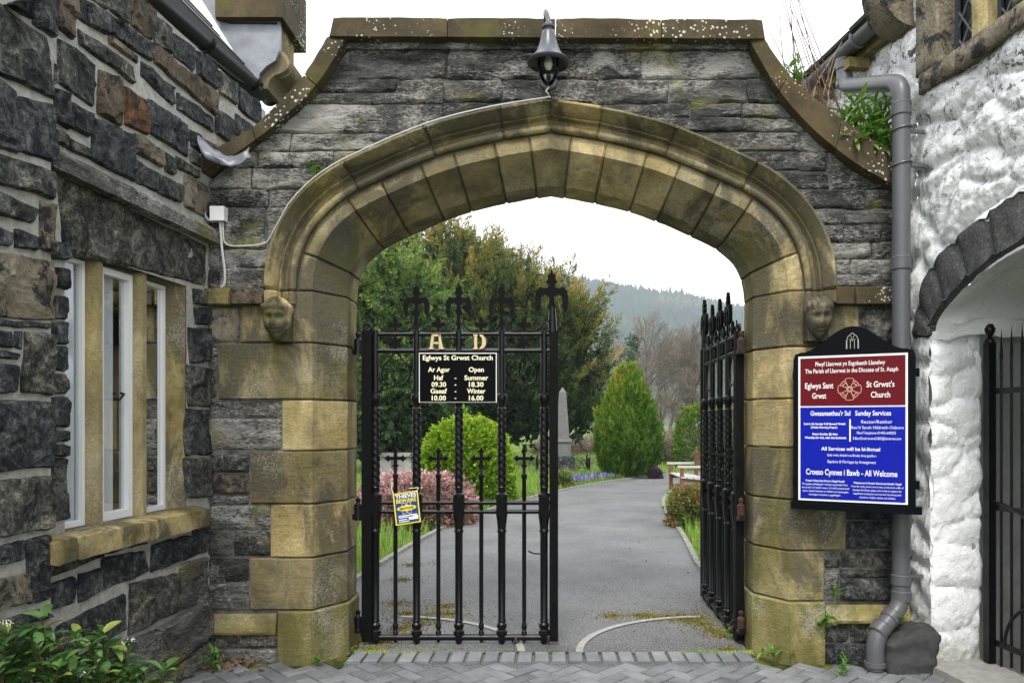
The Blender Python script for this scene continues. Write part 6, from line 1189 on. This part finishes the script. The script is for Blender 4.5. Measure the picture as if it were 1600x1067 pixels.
def mpts(rs, n):
    cs = [(-1.22, .45, .16), (-1.0, 1.1, .22), (-1.15, .8, .15), (-.9, 1.5, .2), (-1.35, 1.6, .15), (1.2, .95, .16), (1.0, 1.15, .12), (.5, 1.18, .12), (1.28, .62, .12), (.75, 1.2, .12), (-1.5, 2.6, .15), (-1.55, 3.4, .2), (1.25, .25, .1), (-1.1, .6, .25), (-1.05, .95, .25), (-.85, 1.25, .2), (-1.2, 1.25, .2), (1.25, .75, .15), (1.1, 1.05, .18), (.85, 1.14, .14), (1.2, 1.15, .2), (-1.25, .25, .1)]
    k = rs.randint(0, len(cs), n); c = np.array(cs)[k]; a = rs.normal(0, 1, (n, 2)) * c[:, 2:3] * np.array([[.55, .55]]) * np.abs(rs.normal(0, 1, (n, 1))); return np.stack([c[:, 0] + a[:, 0], c[:, 1] + a[:, 1], np.full(n, .012)], 1)
mossy(13000, 61, mpts, 'moss', 'yellow moss patches on the asphalt near the gates', .010, .006)
def jpts(rs, n): x = rs.uniform(-1.35, 1.4, n); return np.stack([x, .165 + np.abs(rs.normal(0, .012, n)) + .01 * np.sin(x * 20), np.full(n, .010)], 1)
mossy(2600, 62, jpts, 'joint_moss', 'moss and short grass in the joint along the brick edging', .022, .006, .5, 'grass')
def bpts(rs, n): i = rs.randint(0, 24, n); return np.stack([-1.3565 + i * .113 + rs.normal(0, .003, n), rs.uniform(-.04, .15, n), np.full(n, .004)], 1)
mossy(2600, 63, bpts, 'joint_moss', 'green moss between the bricks of the edging course', .010, .004, .35, 'grass')
# ------------------------------------------------------------------ leafy plants with leaves as parts
def leaf_mesh(L=1.0, Wd=.36, curl=.12, seg=5):
    V = []; F = []
    for i in range(seg + 1):
        t = i / seg; w_ = Wd / 2 * math.sin(math.pi * min(1, t * .96 + .04)) ** .8 * (1 if t < 1 else 0); z = curl * math.sin(t * 2.6) - curl * 1.2 * t * t
        V += [(-w_, t * L, z + w_ * .35), (0, t * L, z), (w_, t * L, z + w_ * .35)]
    for i in range(seg): b = i * 3; F += [(b, b + 1, b + 4, b + 3), (b + 1, b + 2, b + 5, b + 4)]
    return V, F
LEAF = {}
def leaf_data(mat, kind):
    k = (mat, kind)
    if k not in LEAF:
        V, F = leaf_mesh(*{'broad': (1, .42, .10), 'lance': (1, .24, .14), 'round': (1, .62, .08)}[kind]); me = bpy.data.meshes.new('leaf'); me.from_pydata(V, [], F); me.polygons.foreach_set('use_smooth', [True] * len(F)); me.materials.append(M[mat]); LEAF[k] = me
    return LEAF[k]
def add_leaf(par, p, d, size, mat, kind, roll=0.0):
    o = bpy.data.objects.new('leaf', leaf_data(mat, kind)); link(o); o.parent = par; o.location = Vector(p) - ORI[par.name]
    q = Vector(d).to_track_quat('Y', 'Z'); o.rotation_euler = (q.to_matrix() @ Matrix.Rotation(roll, 3, 'Y')).to_euler(); o.scale = (size, size, size); return o
rp = random.Random(77)
def whorl(par, p, axis, n, size, mat, kind, tilt=.9):
    axis = Vector(axis).normalized(); o = axis.orthogonal().normalized(); a0 = rp.uniform(0, 6)
    for k in range(n):
        a = a0 + 2.4 * k; d = (o * math.cos(a) + axis.cross(o) * math.sin(a)) * tilt + axis * rp.uniform(.25, .8); add_leaf(par, Vector(p) + axis * rp.uniform(-.02, .01), d, size * rp.uniform(.7, 1.15), mat, kind, rp.uniform(-.4, .4))
sb = thing('laurustinus_shrub', 'glossy evergreen shrub with white flower buds below the cottage window', 'shrub', (-1.95, -1.85, 0))
tips = [(10, 985, 3.0), (30, 1030, 3.0), (66, 968, 3.1), (60, 1010, 3.0), (118, 990, 3.15), (100, 1030, 3.05), (160, 990, 3.2), (150, 1030, 3.1), (200, 1012, 3.25), (205, 1050, 3.2), (255, 1048, 3.35), (20, 1060, 2.95), (70, 1058, 3.0), (130, 1062, 3.05), (180, 1066, 3.15), (5, 1015, 2.95), (45, 990, 3.05), (85, 1005, 3.1), (90, 1045, 3.0), (140, 1008, 3.15), (170, 1025, 3.2), (40, 1050, 2.95), (112, 1050, 3.02), (160, 1055, 3.1), (225, 1058, 3.25), (25, 1005, 3.0), (190, 1035, 3.2), (0, 1045, 2.9)]
for i, (px, py, d) in enumerate(tips):
    t = P(px, py, d); b = Vector((t.x * .75 + -1.95 * .25, t.y * .8 - 1.85 * .2, 0.02)); m_ = b.lerp(t, .55) + Vector((rp.uniform(-.04, .04), rp.uniform(-.04, .04), .03))
    MB().tube([b, m_, t], [.007, .005, .003], 6).build('stem', M['dark_stem'], sb); ax = (t - m_).normalized()
    for f in (1.0, .86, .72, .58, .45): whorl(sb, m_.lerp(t, f) if f > .5 else b.lerp(m_, .85), ax, 4 if f > .9 else 3, .088 if f > .7 else .095, 'leaf_glossy', 'broad', 1.0)
    if i in (0, 8, 13):
        c = t + ax * .02; m = MB()
        for k in range(14): v = Vector((rp.gauss(0, .012), rp.gauss(0, .012), rp.gauss(.01, .006))); m.lathe([(0.0005, -.003), (.0032, 0), (.0005, .004)], c + v, 5)
        m.build('flower_cluster', M['flower_white'] if i in (8, 13, 11) else M['cream'], sb)['kind'] = 'stuff'
def weed(label, px, py, sz, n, mat='leaf_fresh', kind='lance', base=None, group='weeds at the foot of the walls', stems=3, up=.5):
    b = G(px, py, .008) if base is None else Vector(base); t = thing('weed', label, 'weed', tuple(b), group)
    for s in range(stems):
        ax = Vector((rp.gauss(0, .35), rp.gauss(0, .3) - .1, 1)).normalized(); L = sz * rp.uniform(.6, 1.0); tp = b + ax * L; MB().tube([b, b.lerp(tp, .5) + Vector((.003, 0, 0)), tp], [.0025, .002, .0015], 5).build('stem', M['leaf_fresh'], t)
        for f in (1, .7): whorl(t, b.lerp(tp, f), ax, max(2, n // stems // 2 + 1), sz * .55, mat, kind, 1.0)
for a in (('weed rosette at the corner of the left plinth', 497, 1046, .09, 12), ('weed close to the left gate hinge post', 553, 1026, .07, 10), ('tall weed against the right plinth', 1212, 1036, .14, 12), ('weed beside the tall one at the right plinth', 1236, 1036, .09, 9), ('weed in the paving near the drainpipe shoe', 1314, 1052, .12, 10), ('second weed in front of the right plinth corner', 1312, 1062, .08, 8),
          ('small weed left of the cottage plinth corner', 330, 1052, .16, 14), ('weed beside the guard stone', 1375, 1052, .07, 8), ('tiny weed in the herringbone right of centre', 1128, 1046, .05, 6), ('tiny weed in the herringbone below the right jamb', 1185, 1050, .05, 6), ('weed under the open gate hinge', 1140, 1000, .09, 9), ('tiny weed in the paving below the left jamb', 612, 1062, .04, 6)): weed(*a)
weed('weed sprouting from the top of the right plinth course', 0, 0, .12, 10, base=tuple(W(1297, 942, -0.07)), kind='lance'); weed('broad-leaved weed hanging from the right plinth stones', 0, 0, .15, 9, base=tuple(W(1284, 995, -0.05)), kind='broad', stems=2); weed('ferny weed on top of the guard stone', 0, 0, .06, 8, base=(2.22, -.24, .33)); weed('little green tuft above the left haunch of the arch', 0, 0, .10, 8, base=tuple(W(494, 283, -.03)), kind='round')
WP = thing('wall_plant', 'leafy green plant sprouting on the right coping beside the drainpipe', 'plant', tuple(W(1355, 240, .1)))
for px, py, d in ((1318, 185, 5.05), (1335, 165, 5.1), (1350, 175, 5.0), (1368, 160, 5.1), (1385, 165, 5.1), (1330, 205, 4.98), (1350, 215, 4.95), (1375, 195, 5.0), (1388, 210, 5.0), (1365, 225, 4.95), (1340, 190, 5.05), (1380, 235, 4.95), (1322, 200, 5.0), (1390, 180, 5.05), (1312, 195, 5.0), (1326, 178, 5.08), (1345, 158, 5.1), (1360, 185, 5.0), (1378, 172, 5.08), (1370, 210, 4.96), (1355, 200, 4.98), (1392, 225, 4.95), (1335, 220, 4.94), (1386, 195, 5.0)):
    t = P(px, py, d); b = W(1352 + (px - 1352) * .45, 246, .08); MB().tube([b, b.lerp(t, .5) + Vector((0, -.02, 0)), t], [.005, .004, .002], 5).build('stem', M['dark_stem'], WP); ax = (t - b).normalized()
    for f in (1, .82, .64, .46): whorl(WP, b.lerp(t, f), ax, 5 if f == 1 else 4, .115, 'leaf_fresh', 'lance', .8)
WP2 = thing('wall_plant', 'small leafy sprig on the upper part of the right coping', 'plant', tuple(W(1238, 135, .1)))
for px, py, d in ((1232, 108, 5.0), (1248, 100, 5.05), (1242, 118, 5.0), (1252, 122, 5.02)):
    t = P(px, py, d); b = W(1241, 136, .06); MB().tube([b, t], [.004, .002], 5).build('stem', M['dark_stem'], WP2)
    for f in (1, .7): whorl(WP2, b.lerp(t, f), t - b, 4, .085, 'leaf_fresh', 'lance', .9)
DS = thing('dry_stems', 'dead brown plant stems leaning out over the right coping', 'dead plant', tuple(W(1265, 160, .12)))
for i in range(44):
    bx_ = rp.uniform(1232, 1345); b = W(bx_, 128 + (bx_ - 1225) * .78, rp.uniform(.0, .3)); tall = i < 10; t = P((rp.uniform(1212, 1246) if tall else bx_ + rp.gauss(-18, 30)), (rp.uniform(-60, 30) if tall else b.z * 0 + 128 + (bx_ - 1225) * .78 - rp.uniform(20, 110)), 5.1 + rp.uniform(-.15, .2))
    MB().tube(crom([b, b.lerp(t, .4) + Vector((rp.gauss(0, .03), rp.gauss(0, .03), .02)), t], 4), [.0058 - .0038 * k / 8 for k in range(9)], 5).build('stem', M['dark_stem'] if tall else M['dry_stem'], DS)
# leaf litter in the corner
rs = np.random.RandomState(90); n = 420; p = np.stack([-2.12 + rs.normal(0, .10, n), -.16 + rs.normal(0, .06, n), .012 + np.abs(rs.normal(0, .012, n))], 1); d = rs.normal(0, 1, (n, 3)) * np.array([1, 1, .25]); V, F, c = sprays(p, d, rs.uniform(.02, .07, n), rs.rand(n), rs, 1, .25, .8, .2)
tag(fast_mesh('leaf_litter', V, F, M['litter'], None), 'heap of dead leaves and twigs in the corner by the cottage', 'leaf litter', None, 'stuff')
for k in range(3):
    a = G(415 + 22 * k, 1046 + 4 * k, .012); MB().tube([a, a + Vector((.09 + .04 * k % .1, rp.uniform(-.03, .03), .008))], .003, 5).build('fallen_twig', M['dry_stem'])
for o, w_ in zip([o for o in scn.objects if o.name.startswith('fallen_twig')], ('leftmost', 'middle', 'rightmost')): tag(o, w_ + ' of three dry twigs on the paving below the left plinth', 'twig', 'twigs on the paving')
rs = np.random.RandomState(91); n = 260; y_ = .2 + 9 * rs.rand(n) ** 1.6; p = np.stack([xl(y_) + (xr(y_) - xl(y_)) * np.where(rs.rand(n) < .5, rs.beta(.6, 3, n), 1 - rs.beta(.6, 3, n)), y_, np.full(n, .017)], 1); d = rs.normal(0, 1, (n, 3)) * np.array([1, 1, .1]); V, F, c = sprays(p, d, rs.uniform(.02, .045, n), rs.rand(n), rs, 1, .3, .8, .1)
tag(fast_mesh('fallen_leaves', V, F, M['litter'], None), 'scattered fallen leaves and grit along the edges of the drive', 'leaves', None, 'stuff')
# ------------------------------------------------------------------ obelisk, railing, tomb, bench
ob = G(879, 737); dO = ob.y + 5; kO = dO / FOC
OBL = thing('obelisk', 'grey granite obelisk grave monument on a stepped pedestal', 'monument', tuple(ob)); hO = lambda py: (737 - py) * kO
def frus(name, w0, w1, za, zb, mat='granite_grey'): a, b = w0 * kO / 2, w1 * kO / 2; MB().add([ob + Vector(v) for v in ((-a,-a,za),(a,-a,za),(a,a,za),(-a,a,za),(-b,-b,zb),(b,-b,zb),(b,b,zb),(-b,b,zb))], [(0,3,2,1),(4,5,6,7),(0,1,5,4),(1,2,6,5),(2,3,7,6),(3,0,4,7)]).build(name, M[mat], OBL, False)
frus('step', 50, 50, 0, hO(725), 'dark'); frus('step', 38, 36, hO(725), hO(712), 'dark'); frus('pedestal', 26, 25, hO(712), hO(690)); frus('cornice', 30, 27, hO(690), hO(685)); frus('shaft', 21, 11, hO(685), hO(613)); frus('tip', 11, .8, hO(613), hO(605))
GR = thing('grave_railing', 'low black hooped railing around the obelisk', 'railing', tuple(ob)); e = 40 * kO
cor = [(-e, -e), (e, -e), (e, e), (-e, e)]
for i in range(4):
    a, b = Vector((*cor[i], 0)) + ob, Vector((*cor[(i + 1) % 4], 0)) + ob; MB().tube([a, a + Vector((0, 0, .52))], .03, 6).build('post', M['iron'], GR); MB().tube([a + Vector((0, 0, .08)), b + Vector((0, 0, .08))], .012, 5).build('rail', M['iron'], GR)
    for k in range(5): p0 = a.lerp(b, k / 5 + .0); p1 = a.lerp(b, (k + 1.6) / 5 if k < 4 else 1.0); MB().tube([p0.lerp(p1, .5 - .5 * math.cos(t)) + Vector((0, 0, .44 * math.sin(t))) for t in [math.pi * j / 10 for j in range(11)]], .012, 5).build('hoop', M['iron'], GR)
tb = G(622, 745); TB = thing('chest_tomb', 'pale stone chest tomb with a flat slab behind the heather', 'tomb', tuple(tb)); MB().box(tb + Vector((-.85, -.3, .0)), tb + Vector((.6, .5, .12))).build('base', M['granite_grey'], TB); MB().box(tb + Vector((-.75, -.22, .12)), tb + Vector((.5, .42, .62))).build('chest', M['concrete'], TB)
MB().box(tb + Vector((-.85, -.32, .62)), tb + Vector((.6, .52, .72))).build('slab', M['concrete'], TB)
for x in (-.74, -.16, .42): MB().box(tb + Vector((x, -.25, .12)), tb + Vector((x + .08, -.21, .62))).build('pilaster', M['granite_grey'], TB)
bo = G(1066, 776); BN = thing('bench', 'brown timber bench with pale seat slats facing the path behind the open gate', 'bench', tuple(bo)); Bx = lambda a, b, n, m_: MB().box(bo + Vector(a), bo + Vector(b)).build(n, M[m_], BN)
for y in (0.0, 1.5):
    Bx((-.04, y, 0), (.04, y + .07, .62), 'leg', 'timber'); Bx((.56, y, 0), (.64, y + .07, .95), 'leg', 'timber'); Bx((-.09, y - .01, .62), (.66, y + .08, .665), 'arm', 'timber_grey'); Bx((.04, y + .01, .30), (.56, y + .06, .40), 'seat_rail', 'timber'); Bx((.04, y + .015, .10), (.56, y + .055, .15), 'stretcher', 'timber')
for k in range(4): MB().obox(bo + Vector((-.03 + k * .145, -.03, .402 - .012 * k)), (.125, 0, -.01), (0, 1.63, 0), (0, 0, .028)).build('seat_slat', M['timber_grey'], BN)
for k in range(4): Bx((.545, .07, .50 + k * .115), (.57, 1.5, .585 + k * .115), 'back_slat', 'timber')
# ------------------------------------------------------------------ air
hz = MB().box((-1700, -200, -8), (1700, 1650, 215)).build('haze', None, None, False); hz['kind'] = 'stuff'; hz['label'] = 'thin blue-grey haze hanging over the far hillside'; hz['category'] = 'haze'
mh = bpy.data.materials.new('air_haze'); mh.use_nodes = True; t = mh.node_tree; t.nodes.clear(); pv = t.nodes.new('ShaderNodeVolumePrincipled'); pv.inputs['Color'].default_value = (0.80, 0.88, 1.0, 1); pv.inputs['Density'].default_value = HAZE; pv.inputs['Anisotropy'].default_value = 0.0; oo = t.nodes.new('ShaderNodeOutputMaterial'); t.links.new(pv.outputs[0], oo.inputs['Volume'])
hz.data.materials.clear(); hz.data.materials.append(mh)
